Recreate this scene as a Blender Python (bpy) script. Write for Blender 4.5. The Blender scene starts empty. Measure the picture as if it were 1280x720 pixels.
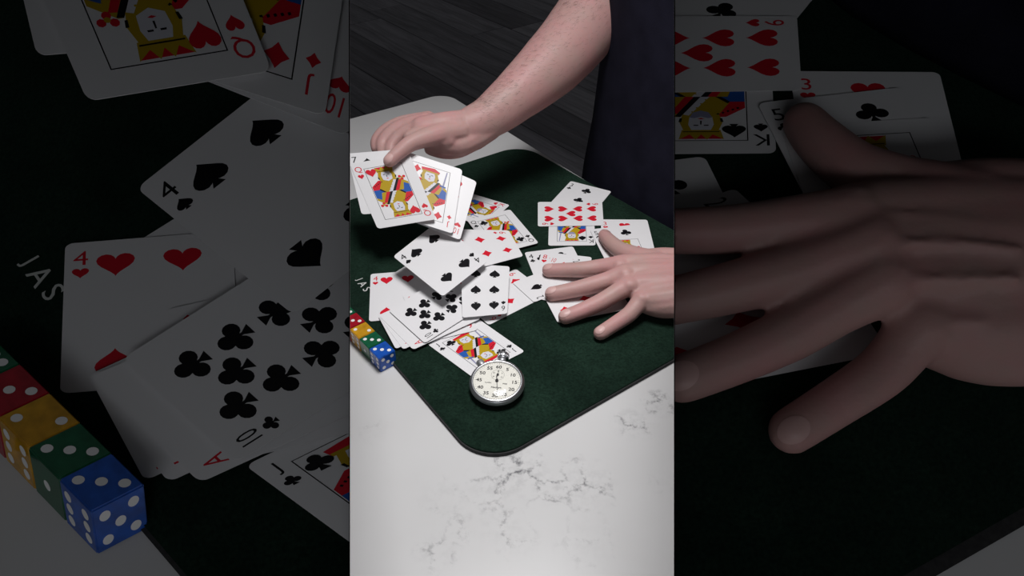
import bpy, bmesh, math, random
from mathutils import Vector, Matrix
from mathutils.bvhtree import BVHTree

random.seed(7)
SC = bpy.context.scene
COL = SC.collection

# ------------------------------------------------------------------ camera, world, lamps, exposure
CAM_H = 0.526
cam_data = bpy.data.cameras.new('camera')
cam_data.sensor_width = 36.0
cam_data.lens = 36.0 * 900 / 1280
cam_data.clip_start = 0.01
cam = bpy.data.objects.new('camera', cam_data)
cam.location = (0, 0, CAM_H)
cam.rotation_euler = (math.radians(90 - 38), 0, 0)
COL.objects.link(cam)
SC.camera = cam

world = bpy.data.worlds.new('dim_room')
world.use_nodes = True
world.node_tree.nodes['Background'].inputs['Color'].default_value = (0.96, 0.97, 1.0, 1)
world.node_tree.nodes['Background'].inputs['Strength'].default_value = 0.048
SC.world = world

def area_lamp(name, loc, target, sx, sy, power, color=(1, 1, 1)):
    l = bpy.data.lights.new(name, 'AREA')
    l.shape = 'RECTANGLE'; l.size = sx; l.size_y = sy; l.energy = power; l.color = color
    o = bpy.data.objects.new(name, l); COL.objects.link(o)
    o.location = loc
    o.rotation_euler = (Vector(target) - Vector(loc)).to_track_quat('-Z', 'Y').to_euler()
    return o

key = area_lamp('softbox_lamp', (0.02, 0.60, 1.02), (0.04, 0.47, 0), 0.24, 0.36, 4.8, (1.0, 0.985, 0.985))
key.data.spread = math.radians(125)      # a softbox with a grid: its light thins out towards the far end of the room

area_lamp('board_fill_light', (0.0, -2.1, 0.88), (0.0, 0.4, 0.28), 1.6, 0.5, 3.8, (0.93, 0.96, 1.0))  # added fill from behind the camera, lights the screened boards evenly

SC.view_settings.view_transform = 'Standard'
SC.view_settings.look = 'None'
SC.view_settings.gamma = 1
SC.view_settings.use_curve_mapping = False
SC.view_settings.exposure = 0.0

# ------------------------------------------------------------------ measured layout (metres)
# cards: key, rank, suit, corners (top left, top right, bottom right, bottom left)
VEINS = [
    ([0.00286, 0.40427, 0.0], 0.035, 1),
    ([0.01999, 0.40427, 0.0], 0.02, 0.9),
    ([-0.01404, 0.39056, 0.0], 0.03, 0.8),
    ([0.03568, 0.38804, 0.0], 0.02, 1),
    ([0.06533, 0.3914, 0.0], 0.03, 0.9),
    ([-0.01003, 0.35282, 0.0], 0.022, 0.7),
    ([0.00328, 0.33855, 0.0], 0.02, 0.6),
    ([-0.06174, 0.3814, 0.0], 0.02, 0.5),
    ([-0.04658, 0.34901, 0.0], 0.02, 0.4),
    ([-0.06126, 0.32552, 0.0], 0.02, 0.6),
    ([0.06091, 0.33708, 0.0], 0.028, 0.35),
    ([0.1166, 0.46517, 0.0], 0.024, 1.1),
    ([0.14656, 0.48896, 0.0], 0.02, 1),
    ([-0.12893, 0.45522, 0.0], 0.018, 0.3),
    ([0.05453, 0.41937, 0.0], 0.012, 0.4),
    ([0.13801, 0.39736, 0.0], 0.02, 0.2),
]
CENTRE_CARDS = [
    ('3c', '3', 'C', [[0.08507, 0.91622, 0.0067], [0.14075, 0.88674, 0.0067], [0.09958, 0.80897, 0.0067], [0.0439, 0.83844, 0.0067]]),
    ('Ks', 'K', 'S', [[0.05047, 0.8343, 0.0071], [0.11072, 0.8343, 0.0071], [0.10591, 0.75206, 0.0071], [0.04588, 0.75135, 0.0071]]),
    ('3h', '3', 'H', [[0.11703, 0.81218, 0.0075], [0.18002, 0.81139, 0.0075], [0.17891, 0.7234, 0.0075], [0.11592, 0.72419, 0.0075]]),
    ('9h', '9', 'H', [[0.12442, 0.85608, 0.0079], [0.12058, 0.79696, 0.0079], [0.03392, 0.79446, 0.0079], [0.03566, 0.85608, 0.0079]]),
    ('5c', '5', 'C', [[0.10116, 0.78662, 0.0083], [0.16299, 0.7987, 0.0083], [0.17986, 0.71233, 0.0083], [0.11803, 0.70025, 0.0083]]),
    ('Qr', 'Q', 'H', [[0.10887, 0.76888, 0.0087], [0.17156, 0.77517, 0.0087], [0.18034, 0.68761, 0.0087], [0.11765, 0.68132, 0.0087]]),
    ('4c', '4', 'C', [[0.01551, 0.73699, 0.0067], [0.07706, 0.75041, 0.0067], [0.0958, 0.66442, 0.0067], [0.03425, 0.65101, 0.0067]]),
    ('8h', '8', 'H', [[0.03705, 0.73816, 0.0071], [0.09891, 0.72627, 0.0071], [0.0823, 0.63985, 0.0071], [0.02044, 0.65174, 0.0071]]),
    ('10d', '10', 'D', [[0.04972, 0.73068, 0.0075], [0.10846, 0.7079, 0.0075], [0.07664, 0.62586, 0.0075], [0.0179, 0.64864, 0.0075]]),
    ('6d', '6', 'D', [[-0.0255, 0.59855, 0.0067], [-0.06442, 0.64809, 0.0067], [0.00479, 0.70245, 0.0067], [0.0437, 0.65291, 0.0067]]),
    ('2s', '2', 'S', [[0.02517, 0.63663, 0.0079], [0.00038, 0.67357, 0.0079], [0.08718, 0.7267, 0.0079], [0.1082, 0.6888, 0.0079]]),
    ('5d', '5', 'D', [[0.05042, 0.60046, 0.0083], [0.03264, 0.6609, 0.0083], [0.11707, 0.68573, 0.0083], [0.13484, 0.62529, 0.0083]]),
    ('Kh', 'K', 'H', [[-0.00306, 0.84608, 0.009], [-0.03453, 0.7915, 0.009], [-0.11077, 0.83544, 0.009], [-0.07931, 0.89002, 0.009]]),
    ('Qc', 'Q', 'C', [[-0.06007, 0.80645, 0.0105], [-0.0027, 0.8325, 0.0105], [0.03367, 0.75237, 0.0105], [-0.02369, 0.72632, 0.0105]]),
    ('8x', '8', 'D', [[-0.15881, 0.67389, 0.0067], [-0.12805, 0.71072, 0.0067], [-0.07606, 0.68012, 0.0067], [-0.10766, 0.64524, 0.0067]]),
    ('4h', '4', 'H', [[-0.16957, 0.69093, 0.0075], [-0.10712, 0.69926, 0.0075], [-0.09548, 0.61203, 0.0075], [-0.15793, 0.6037, 0.0075]]),
    ('6h', '6', 'H', [[-0.12647, 0.64988, 0.0083], [-0.06727, 0.67144, 0.0083], [-0.03717, 0.58875, 0.0083], [-0.09636, 0.56719, 0.0083]]),
    ('K2', 'K', 'H', [[-0.1221, 0.55657, 0.0099], [-0.14883, 0.61096, 0.0099], [-0.08482, 0.66133, 0.0099], [-0.05139, 0.60877, 0.0099]]),
    ('J2', 'J', 'H', [[-0.11411, 0.5554, 0.0103], [-0.14814, 0.61021, 0.0103], [-0.08324, 0.65931, 0.0103], [-0.04421, 0.60693, 0.0103]]),
    ('E2', 'A', 'D', [[-0.10352, 0.55472, 0.0107], [-0.14731, 0.60974, 0.0107], [-0.08033, 0.65805, 0.0107], [-0.03397, 0.6051, 0.0107]]),
    ('10c', '10', 'C', [[-0.09199, 0.56267, 0.0125], [-0.13761, 0.61672, 0.0125], [-0.07356, 0.68983, 0.0125], [-0.02838, 0.62798, 0.0125]]),
    ('Jc', 'J', 'C', [[-0.08981, 0.56696, 0.0072], [-0.03682, 0.60798, 0.0072], [0.0133, 0.55578, 0.0072], [-0.03917, 0.51711, 0.0072]]),
    ('A4', '7', 'H', [[-0.07542, 0.67677, 0.014], [-0.03264, 0.69799, 0.016], [-0.01913, 0.61365, 0.011], [-0.05973, 0.59975, 0.00949]]),
    ('A3', '6', 'S', [[-0.06042, 0.6875, 0.026], [-0.00283, 0.68385, 0.024], [-0.00529, 0.6082, 0.015], [-0.05427, 0.60087, 0.01545]]),
    ('A2', '6', 'D', [[-0.00401, 0.75451, 0.028], [0.01345, 0.70494, 0.024], [-0.05912, 0.66592, 0.028], [-0.08918, 0.74792, 0.03472]]),
    ('A1', '4', 'S', [[-0.13914, 0.68729, 0.036], [-0.09169, 0.75392, 0.042], [-0.02832, 0.6777, 0.036], [-0.07619, 0.61897, 0.03067]]),
    ('P3', '10', 'H', [[-0.1225, 0.79639, 0.11272], [-0.04312, 0.77527, 0.0857], [-0.06197, 0.71133, 0.04284], [-0.13905, 0.72939, 0.06733]]),
    ('P2', 'J', 'D', [[-0.13365, 0.79518, 0.11767], [-0.06048, 0.78076, 0.09922], [-0.07022, 0.71269, 0.05107], [-0.14232, 0.72663, 0.06906]]),
    ('P0', '7', 'S', [[-0.20119, 0.79368, 0.11413], [-0.12892, 0.79729, 0.11875], [-0.10843, 0.73192, 0.07244], [-0.17881, 0.72841, 0.06795]]),
    ('P1', 'Q', 'H', [[-0.19714, 0.78139, 0.10653], [-0.1243, 0.78916, 0.11647], [-0.08972, 0.71981, 0.06669], [-0.1587, 0.71298, 0.05767]]),
]
LEFT_CARDS = [
    ('6d', '6', 'D', [[-0.04309, -0.07454, 0.0008], [-0.10884, -0.01894, 0.0008], [0.00809, 0.04207, 0.0008], [0.07384, -0.01353, 0.0008]]),
    ('8x', '8', 'D', [[-0.26832, 0.01002, 0.0008], [-0.21637, 0.05135, 0.0008], [-0.12851, 0.01701, 0.0008], [-0.18191, -0.02213, 0.0008]]),
    ('4h', '4', 'H', [[-0.28627, 0.02986, 0.0018], [-0.18084, 0.0392, 0.0018], [-0.16119, -0.05861, 0.0018], [-0.26661, -0.06795, 0.0018]]),
    ('6h', '6', 'H', [[-0.21323, -0.01549, 0.003], [-0.11342, 0.00865, 0.003], [-0.06266, -0.08395, 0.003], [-0.16246, -0.10809, 0.003]]),
    ('K2', 'K', 'H', [[-0.20575, -0.11824, 0.0045], [-0.25078, -0.05736, 0.0045], [-0.14293, -0.00098, 0.0045], [-0.0866, -0.05981, 0.0045]]),
    ('J2', 'J', 'H', [[-0.19197, -0.11919, 0.0055], [-0.24921, -0.05793, 0.0055], [-0.14003, -0.00307, 0.0055], [-0.07437, -0.06161, 0.0055]]),
    ('E2', 'A', 'D', [[-0.17386, -0.11958, 0.0065], [-0.24742, -0.05821, 0.0065], [-0.13492, -0.00432, 0.0065], [-0.05705, -0.06339, 0.0065]]),
    ('10c', '10', 'C', [[-0.15391, -0.10896, 0.0095], [-0.23024, -0.0489, 0.0095], [-0.12307, 0.03237, 0.0095], [-0.04749, -0.03638, 0.0095]]),
    ('Jc', 'J', 'C', [[-0.15175, -0.10943, 0.0012], [-0.06221, -0.0634, 0.0012], [0.02247, -0.12198, 0.0012], [-0.06619, -0.16539, 0.0012]]),
    ('A2', '6', 'D', [[-0.00631, 0.10433, 0.045], [0.02102, 0.04657, 0.045], [-0.09315, 0.01161, 0.045], [-0.14244, 0.10813, 0.045]]),
    ('A1', '4', 'S', [[-0.21863, 0.04168, 0.052], [-0.14586, 0.12099, 0.052], [-0.0445, 0.03168, 0.052], [-0.11843, -0.03657, 0.052]]),
    ('P3', '10', 'H', [[-0.222, 0.2968, 0.062], [-0.07335, 0.21409, 0.062], [-0.09606, 0.07055, 0.062], [-0.22705, 0.12925, 0.062]]),
    ('P2', 'J', 'D', [[-0.2424, 0.30161, 0.066], [-0.10496, 0.24358, 0.066], [-0.10949, 0.08182, 0.066], [-0.23066, 0.1259, 0.066]]),
    ('P0', '7', 'S', [[-0.36381, 0.29419, 0.064], [-0.23576, 0.30938, 0.064], [-0.17804, 0.13921, 0.064], [-0.29073, 0.12758, 0.064]]),
    ('P1', 'Q', 'H', [[-0.34409, 0.25511, 0.07], [-0.22223, 0.28634, 0.07], [-0.14302, 0.11134, 0.07], [-0.2481, 0.08955, 0.07]]),
]
RIGHT_CARDS = [
    ('3c', '3', 'C', [[0.14374, 0.28199, 0.0008], [0.23782, 0.24891, 0.0008], [0.16826, 0.16162, 0.0008], [0.07418, 0.1947, 0.0008]]),
    ('Ks', 'K', 'S', [[0.08518, 0.19008, 0.0016], [0.18686, 0.19008, 0.0016], [0.17874, 0.09789, 0.0016], [0.07743, 0.0971, 0.0016]]),
    ('3h', '3', 'H', [[0.19728, 0.16535, 0.0024], [0.30348, 0.16446, 0.0024], [0.30161, 0.06593, 0.0024], [0.19541, 0.06682, 0.0024]]),
    ('9h', '9', 'H', [[0.2095, 0.21451, 0.0032], [0.20304, 0.14838, 0.0032], [0.05711, 0.14559, 0.0032], [0.06004, 0.21451, 0.0032]]),
    ('5c', '5', 'C', [[0.17014, 0.1369, 0.004], [0.27414, 0.15039, 0.004], [0.3025, 0.0539, 0.004], [0.19851, 0.04042, 0.004]]),
    ('Qr', 'Q', 'H', [[0.1829, 0.1172, 0.0048], [0.2882, 0.12421, 0.0048], [0.30296, 0.02651, 0.0048], [0.19765, 0.01949, 0.0048]]),
    ('4c', '4', 'C', [[0.0262, 0.08084, 0.0008], [0.13021, 0.0959, 0.0008], [0.16187, -0.0006, 0.0008], [0.05786, -0.01566, 0.0008]]),
    ('2s', '2', 'S', [[0.04238, -0.03095, 0.0032], [0.00064, 0.01037, 0.0032], [0.1468, 0.0698, 0.0032], [0.18219, 0.02741, 0.0032]]),
    ('5d', '5', 'D', [[0.0848, -0.07107, 0.004], [0.0549, -0.00355, 0.004], [0.19689, 0.02419, 0.004], [0.22679, -0.04333, 0.004]]),
]
HAND = {
    'index': [[0.04378, 0.6878, 0.0152, 0.00859], [0.06064, 0.68507, 0.0177, 0.00904], [0.08378, 0.6811, 0.0217, 0.00994], [0.10501, 0.67995, 0.0257, 0.01062], [0.12479, 0.67661, 0.0307, 0.01243]],
    'middle': [[0.04561, 0.64268, 0.0152, 0.00904], [0.06475, 0.64477, 0.0182, 0.00949], [0.0894, 0.64864, 0.0227, 0.01051], [0.10961, 0.65317, 0.0267, 0.01085], [0.12855, 0.65583, 0.0327, 0.01288]],
    'ring': [[0.05876, 0.60251, 0.0152, 0.00881], [0.0767, 0.60978, 0.0177, 0.00927], [0.09762, 0.61953, 0.0217, 0.01017], [0.11412, 0.62821, 0.0267, 0.01051], [0.13071, 0.63631, 0.0317, 0.01243]],
    'pinky': [[0.09447, 0.57661, 0.0142, 0.00814], [0.10957, 0.58742, 0.0167, 0.00859], [0.12638, 0.5999, 0.0197, 0.00927], [0.13504, 0.60866, 0.0232, 0.00972], [0.14274, 0.61704, 0.0277, 0.0113]],
    'thumb': [[0.11718, 0.76045, 0.0162, 0.00859], [0.12255, 0.74156, 0.0187, 0.01017], [0.13264, 0.71993, 0.0217, 0.01107], [0.14847, 0.70231, 0.0247, 0.01299], [0.169, 0.68379, 0.0287, 0.01582]],
    'm1': [[0.12529, 0.67934, 0.0287, 0.013], [0.14876, 0.67572, 0.0317, 0.01456], [0.1799, 0.66908, 0.0337, 0.01664], [0.21719, 0.65126, 0.0367, 0.0208]],
    'm12': [[0.13527, 0.66962, 0.0287, 0.01196], [0.15283, 0.66568, 0.0322, 0.01456], [0.18266, 0.65925, 0.0347, 0.01716]],
    'm2': [[0.1292, 0.65915, 0.0302, 0.01331], [0.15494, 0.65592, 0.0332, 0.01508], [0.18554, 0.65025, 0.0352, 0.01768], [0.22011, 0.64379, 0.0367, 0.02184]],
    'm23': [[0.13825, 0.65065, 0.0292, 0.01196], [0.15549, 0.64672, 0.0322, 0.01508], [0.18502, 0.64197, 0.0347, 0.01768]],
    'm3': [[0.1315, 0.64017, 0.0287, 0.01279], [0.15663, 0.6364, 0.0322, 0.01508], [0.18273, 0.63382, 0.0342, 0.01768], [0.21821, 0.63496, 0.0367, 0.02184]],
    'm34': [[0.1431, 0.631, 0.0262, 0.01144], [0.15808, 0.62658, 0.0297, 0.01456], [0.184, 0.62493, 0.0327, 0.01768]],
    'm4': [[0.14376, 0.62226, 0.0252, 0.01227], [0.16009, 0.61572, 0.0282, 0.01456], [0.18438, 0.6162, 0.0312, 0.01768], [0.21618, 0.62469, 0.0357, 0.02184]],
    'heel': [[0.14711, 0.61813, 0.0217, 0.01144], [0.16509, 0.6109, 0.0242, 0.01456], [0.19077, 0.61093, 0.0287, 0.0182]],
    'edge': [[0.15234, 0.69576, 0.0247, 0.01248], [0.175, 0.69183, 0.0287, 0.01456], [0.19656, 0.68285, 0.0317, 0.01664]],
    'web': [[0.14906, 0.70511, 0.0227, 0.01144], [0.15287, 0.68608, 0.0247, 0.01352], [0.159, 0.66416, 0.0247, 0.01352], [0.16234, 0.63687, 0.0227, 0.01352]],
    'tn1': [[0.12541, 0.67009, 0.0357, 0.0022], [0.15096, 0.66492, 0.0396, 0.002], [0.17573, 0.65245, 0.0437, 0.0018]],
    'tn2': [[0.12914, 0.64993, 0.0377, 0.0024], [0.15422, 0.64565, 0.0417, 0.002], [0.17727, 0.63707, 0.0457, 0.0018]],
    'tn3': [[0.13152, 0.63189, 0.0357, 0.0022], [0.15508, 0.6268, 0.0402, 0.002], [0.17472, 0.62171, 0.0447, 0.0018]],
    'tn4': [[0.14369, 0.6141, 0.0312, 0.002], [0.16143, 0.60859, 0.0362, 0.0018]],
    'k1': [[0.1239, 0.67183, 0.0342, 0.0085], [0.12668, 0.67183, 0.0342, 0.0085]],
    'k2': [[0.12767, 0.65148, 0.0362, 0.0088], [0.13039, 0.65148, 0.0362, 0.0088]],
    'k3': [[0.12984, 0.63224, 0.0352, 0.0085], [0.13251, 0.63224, 0.0352, 0.0085]],
    'k4': [[0.14194, 0.61375, 0.0307, 0.0076], [0.14457, 0.61375, 0.0307, 0.0076]],
}
BOARD_HAND = {
    'index': [[0.07266, 0.03147, 0.01488, 0.01426], [0.10006, 0.02999, 0.01925, 0.01492], [0.13689, 0.02803, 0.02625, 0.01625], [0.16987, 0.02908, 0.03325, 0.01718], [0.19927, 0.02823, 0.042, 0.01985]],
    'middle': [[0.0757, -0.01828, 0.01487, 0.01501], [0.1067, -0.01383, 0.02013, 0.01564], [0.14571, -0.00653, 0.028, 0.01713], [0.17687, 0.00093, 0.035, 0.0175], [0.20419, 0.00735, 0.0455, 0.02046]],
    'ring': [[0.09753, -0.06256, 0.01487, 0.01463], [0.12656, -0.05253, 0.01925, 0.01529], [0.1595, -0.03879, 0.02625, 0.01662], [0.18414, -0.02582, 0.035, 0.01696], [0.20818, -0.01387, 0.04375, 0.0198]],
    'pinky': [[0.15719, -0.09203, 0.01312, 0.01354], [0.18122, -0.0779, 0.0175, 0.0142], [0.20752, -0.06171, 0.02275, 0.01521], [0.21982, -0.04943, 0.02888, 0.01582], [0.22973, -0.03707, 0.03675, 0.01819]],
    'thumb': [[0.19405, 0.112, 0.01662, 0.01422], [0.20171, 0.09235, 0.021, 0.01674], [0.21674, 0.07018, 0.02625, 0.01809], [0.24078, 0.0526, 0.0315, 0.02107], [0.27129, 0.03482, 0.0385, 0.0254]],
    'm1': [[0.20287, 0.03181, 0.0352, 0.02105], [0.2393, 0.02979, 0.04, 0.02342], [0.28812, 0.02395, 0.0432, 0.02665], [0.34548, 0.00696, 0.048, 0.03309]],
    'm12': [[0.21902, 0.02135, 0.0352, 0.01937], [0.24557, 0.01939, 0.0408, 0.0234], [0.29188, 0.01413, 0.0448, 0.02742]],
    'm2': [[0.20851, 0.0111, 0.0376, 0.02148], [0.24841, 0.00963, 0.0424, 0.02418], [0.29615, 0.00491, 0.0456, 0.02822], [0.35013, -0.00094, 0.048, 0.03474]],
    'm23': [[0.22361, 0.00129, 0.036, 0.01934], [0.24986, -0.00085, 0.0408, 0.02423], [0.29565, -0.00421, 0.0448, 0.02825]],
    'm3': [[0.21293, -0.01032, 0.0352, 0.02071], [0.25167, -0.01187, 0.0408, 0.02423], [0.29232, -0.0132, 0.044, 0.02828], [0.34712, -0.01027, 0.048, 0.03474]],
    'm34': [[0.23295, -0.02206, 0.0312, 0.01862], [0.25541, -0.02419, 0.0368, 0.02352], [0.29533, -0.02374, 0.0416, 0.02838]],
    'm4': [[0.23452, -0.03229, 0.0296, 0.02002], [0.2595, -0.03701, 0.0344, 0.0236], [0.29692, -0.03418, 0.0392, 0.02847], [0.34466, -0.02183, 0.0464, 0.03482]],
    'heel': [[0.24174, -0.03957, 0.024, 0.0188], [0.26989, -0.04541, 0.028, 0.0238], [0.30889, -0.04177, 0.0352, 0.02947]],
    'edge': [[0.24878, 0.04705, 0.0288, 0.02038], [0.28335, 0.04523, 0.0352, 0.02358], [0.31619, 0.03741, 0.04, 0.02677]],
    'web': [[0.24444, 0.05599, 0.0256, 0.01876], [0.24964, 0.03655, 0.0288, 0.02208], [0.25966, 0.01277, 0.0288, 0.02208], [0.26623, -0.01835, 0.0256, 0.02217]],
    'tn1': [[0.19522, 0.02163, 0.0552, 0.00342], [0.23281, 0.0185, 0.06144, 0.00308], [0.2683, 0.00809, 0.068, 0.00275]],
    'tn2': [[0.20008, 0.00201, 0.0584, 0.00372], [0.23662, 3e-05, 0.0648, 0.00307], [0.2693, -0.00632, 0.0712, 0.00273]],
    'tn3': [[0.20473, -0.01788, 0.0552, 0.00342], [0.23882, -0.02015, 0.0624, 0.00308], [0.26609, -0.02245, 0.0696, 0.00274]],
    'tn4': [[0.22603, -0.03951, 0.048, 0.00315], [0.251, -0.04161, 0.056, 0.0028]],
    'k1': [[0.19821, 0.02718, 0.044, 0.0136], [0.20265, 0.02718, 0.044, 0.0136]],
    'k2': [[0.20332, 0.00687, 0.0472, 0.01401], [0.20765, 0.00687, 0.0472, 0.01401]],
    'k3': [[0.20724, -0.01418, 0.0456, 0.01357], [0.2115, -0.01418, 0.0456, 0.01357]],
    'k4': [[0.22883, -0.03719, 0.0384, 0.01225], [0.23307, -0.03719, 0.0384, 0.01225]],
}
ARM = {
    'thumb': [[-0.14654, 0.77302, 0.1153, 0.0082], [-0.13664, 0.78253, 0.12098, 0.0092], [-0.12208, 0.79511, 0.12734, 0.0105], [-0.10388, 0.80845, 0.12817, 0.0125], [-0.08722, 0.82067, 0.12756, 0.014], [-0.06536, 0.83511, 0.12493, 0.015]],
    'index': [[-0.14983, 0.8051, 0.10601, 0.0078], [-0.15066, 0.81636, 0.1123, 0.0083], [-0.14016, 0.8271, 0.12118, 0.009], [-0.12614, 0.83142, 0.1267, 0.01], [-0.108, 0.83357, 0.13108, 0.013]],
    'middle': [[-0.16082, 0.81235, 0.10555, 0.0078], [-0.1629, 0.8252, 0.11225, 0.0084], [-0.15335, 0.83601, 0.12121, 0.009], [-0.1365, 0.84346, 0.12749, 0.0098], [-0.1092, 0.84595, 0.13068, 0.013]],
    'ring': [[-0.17031, 0.82268, 0.10578, 0.0074], [-0.17144, 0.83437, 0.11099, 0.0082], [-0.162, 0.84555, 0.11881, 0.0088], [-0.14107, 0.85461, 0.12553, 0.0096], [-0.10733, 0.85713, 0.12875, 0.012]],
    'p0': [[-0.12615, 0.81304, 0.12591, 0.009], [-0.10914, 0.81976, 0.12477, 0.014], [-0.084, 0.82495, 0.12005, 0.018]],
    'p1': [[-0.114, 0.83234, 0.12951, 0.014], [-0.08447, 0.83882, 0.12968, 0.018], [-0.05111, 0.85336, 0.12392, 0.021]],
    'p2': [[-0.11349, 0.84594, 0.12741, 0.013], [-0.08133, 0.84747, 0.1245, 0.019], [-0.0461, 0.85395, 0.12143, 0.021]],
    'p3': [[-0.105, 0.82372, 0.11847, 0.013], [-0.08246, 0.8252, 0.11225, 0.016], [-0.06572, 0.82914, 0.10917, 0.015], [-0.04702, 0.84455, 0.11264, 0.018], [-0.02881, 0.85765, 0.11967, 0.018]],
    'p4': [[-0.10336, 0.82722, 0.10346, 0.0085], [-0.08715, 0.82535, 0.10106, 0.01], [-0.06898, 0.8275, 0.1022, 0.0115], [-0.051, 0.83894, 0.10872, 0.014]],
    'arm': [[-0.05316, 0.8521, 0.12231, 0.024], [-0.02887, 0.86712, 0.12855, 0.027], [0.00522, 0.89506, 0.14481, 0.033], [0.05344, 0.94233, 0.16958, 0.043], [0.09303, 0.99181, 0.19555, 0.048], [0.12, 1.03291, 0.22379, 0.048]],
}
MAT = [
    [-0.02536, 0.40758],
    [0.31863, 0.65469],
    [0.01584, 1.03248],
    [-0.31306, 0.80401],
]
MAT_EDGE_L = [
    [-0.30814, -0.04636],
    [-0.19937, -0.14591],
]
MAT_EDGE_R = [
    [0.0, -0.26861],
    [0.2852, -0.13252],
]
DICE = [
    [-0.13388, 0.5453, 0.0],
    [-0.14657, 0.56062, 0.0],
    [-0.15926, 0.57595, 0.0],
    [-0.17195, 0.59128, 0.0],
    [-0.18464, 0.60661, 0.0],
]
DICE_ANGLE = 0.6915
BOARD_DICE = [
    [[-0.22797, -0.15718, -0.0038], [0.02533, 0.01393, -0.0], [-0.02097, 0.01683, -0.0], [0.00736, 0.02052, 0.0288]],
    [[-0.24937, -0.14, -0.0038], [0.02533, 0.01393, 0.0], [-0.02097, 0.01683, 0.0], [0.00805, 0.01996, 0.0288]],
    [[-0.27077, -0.12283, -0.0038], [0.02533, 0.01393, 0.0], [-0.02097, 0.01683, -0.0], [0.00874, 0.01941, 0.0288]],
    [[-0.29217, -0.10566, -0.0038], [0.02533, 0.01393, -0.0], [-0.02097, 0.01683, -0.0], [0.00943, 0.01885, 0.0288]],
    [[-0.31357, -0.08849, -0.0038], [0.02533, 0.01393, 0.0], [-0.02097, 0.01683, -0.0], [0.01012, 0.0183, 0.0288]],
]
LETTERS = [
    ('J', [-0.18218, 0.68137, 0.0067], [-0.30804, 0.01855, 0.0005]),
    ('A', [-0.17599, 0.67203, 0.0067], [-0.29757, 0.00806, 0.0005]),
    ('S', [-0.16962, 0.66224, 0.0067], [-0.28681, -0.00293, 0.0005]),
]
BOARD = {
    'L': [[-0.08698, -0.17378, -0.0], [-0.12223, 0.24355, 0.0], [-0.4044, 0.24355, 0.0], [-0.28778, -0.17378, -0.0]],
    'R': [[0.08698, -0.17378, -0.0], [0.12223, 0.24355, 0.0], [0.4044, 0.24355, 0.0], [0.28778, -0.17378, -0.0]],
}
LIGHT_BLOCK_TOP = {  # unseen covers added to keep the main lamp off the boards
    'L': [[-0.054, 0.25254, 0.45941], [-0.12313, 0.575, 0.37312], [-0.46, 0.575, 0.37312], [-0.46, 0.25254, 0.45941]],
    'R': [[0.054, 0.25254, 0.45941], [0.12313, 0.575, 0.37312], [0.46, 0.575, 0.37312], [0.46, 0.25254, 0.45941]],
}
SHIRT_COPY = [  # outline of the enlarged shirt copy on the right board
    [0.22936, 0.24355, 0.0],
    [0.24919, 0.21892, -0.0],
    [0.28437, 0.18784, 0.0],
    [0.31902, 0.16226, -0.0],
    [0.35747, 0.13559, -0.0],
    [0.37144, 0.12561, -0.0],
    [0.4044, 0.24355, 0.0],
]
ORIGIN = [0.0, 0.35602, 0.24784]
WATCH = [-0.01479, 0.50023, 0.0165]

BX = Vector((1, 0, 0)); BY = Vector((0, 0.8664, 0.4993)); BN = Vector((0, -0.4993, 0.8664))
def on_board(p):
    """a point given in the sloped board's own axes: across, up the slope, off the surface"""
    return Vector(ORIGIN) + BX * p[0] + BY * p[1] + BN * p[2]

# ------------------------------------------------------------------ helpers
def link(name, mesh, mats, parent=None, label=None, cat=None, group=None, kind=None):
    o = bpy.data.objects.new(name, mesh)
    COL.objects.link(o)
    if mats is not None and not len(mesh.materials):
        for m in (mats if isinstance(mats, (list, tuple)) else [mats]):
            mesh.materials.append(m)
    if parent is not None:
        o.parent = parent
    tag(o, label, cat, group, kind)
    return o

def tag(o, label=None, cat=None, group=None, kind=None):
    for k, v in (('label', label), ('category', cat), ('group', group), ('kind', kind)):
        if v: o[k] = v
    return o

def empty(name, loc, label, cat, group=None):
    o = bpy.data.objects.new(name, None); COL.objects.link(o)
    o.location = loc; o.empty_display_size = 0.02
    return tag(o, label, cat, group)

def bm_mesh(bm, name, smooth=False):
    me = bpy.data.meshes.new(name)
    bm.normal_update(); bm.to_mesh(me); bm.free()
    if smooth:
        for p in me.polygons: p.use_smooth = True
    return me

def py_mesh(name, verts, faces, smooth=False):
    me = bpy.data.meshes.new(name)
    me.from_pydata([tuple(v) for v in verts], [], faces); me.update()
    if smooth:
        for p in me.polygons: p.use_smooth = True
    return me

def clip_bm(bm, plane):
    """trim a mesh flush with the board's inner edge"""
    if plane is None: return True
    co, no = plane
    bmesh.ops.triangulate(bm, faces=bm.faces[:])
    bmesh.ops.bisect_plane(bm, geom=bm.verts[:] + bm.edges[:] + bm.faces[:], dist=1e-7,
                           plane_co=co, plane_no=no, clear_outer=True)
    return len(bm.faces) > 0

def prism(poly, h0, h1, to=lambda p: Vector(p), bevel=0.0, segs=2):
    bm = bmesh.new()
    lo = [bm.verts.new(to((p[0], p[1], h0))) for p in poly]
    hi = [bm.verts.new(to((p[0], p[1], h1))) for p in poly]
    n = len(poly)
    bm.faces.new(hi); bm.faces.new(lo[::-1])
    for i in range(n):
        j = (i + 1) % n
        bm.faces.new((lo[i], lo[j], hi[j], hi[i]))
    bmesh.ops.recalc_face_normals(bm, faces=bm.faces[:])
    if bevel:
        es = [e for e in bm.edges if all(v in hi for v in e.verts)]
        bmesh.ops.bevel(bm, geom=es, offset=bevel, segments=segs, affect='EDGES', profile=0.6)
    return bm

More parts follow.
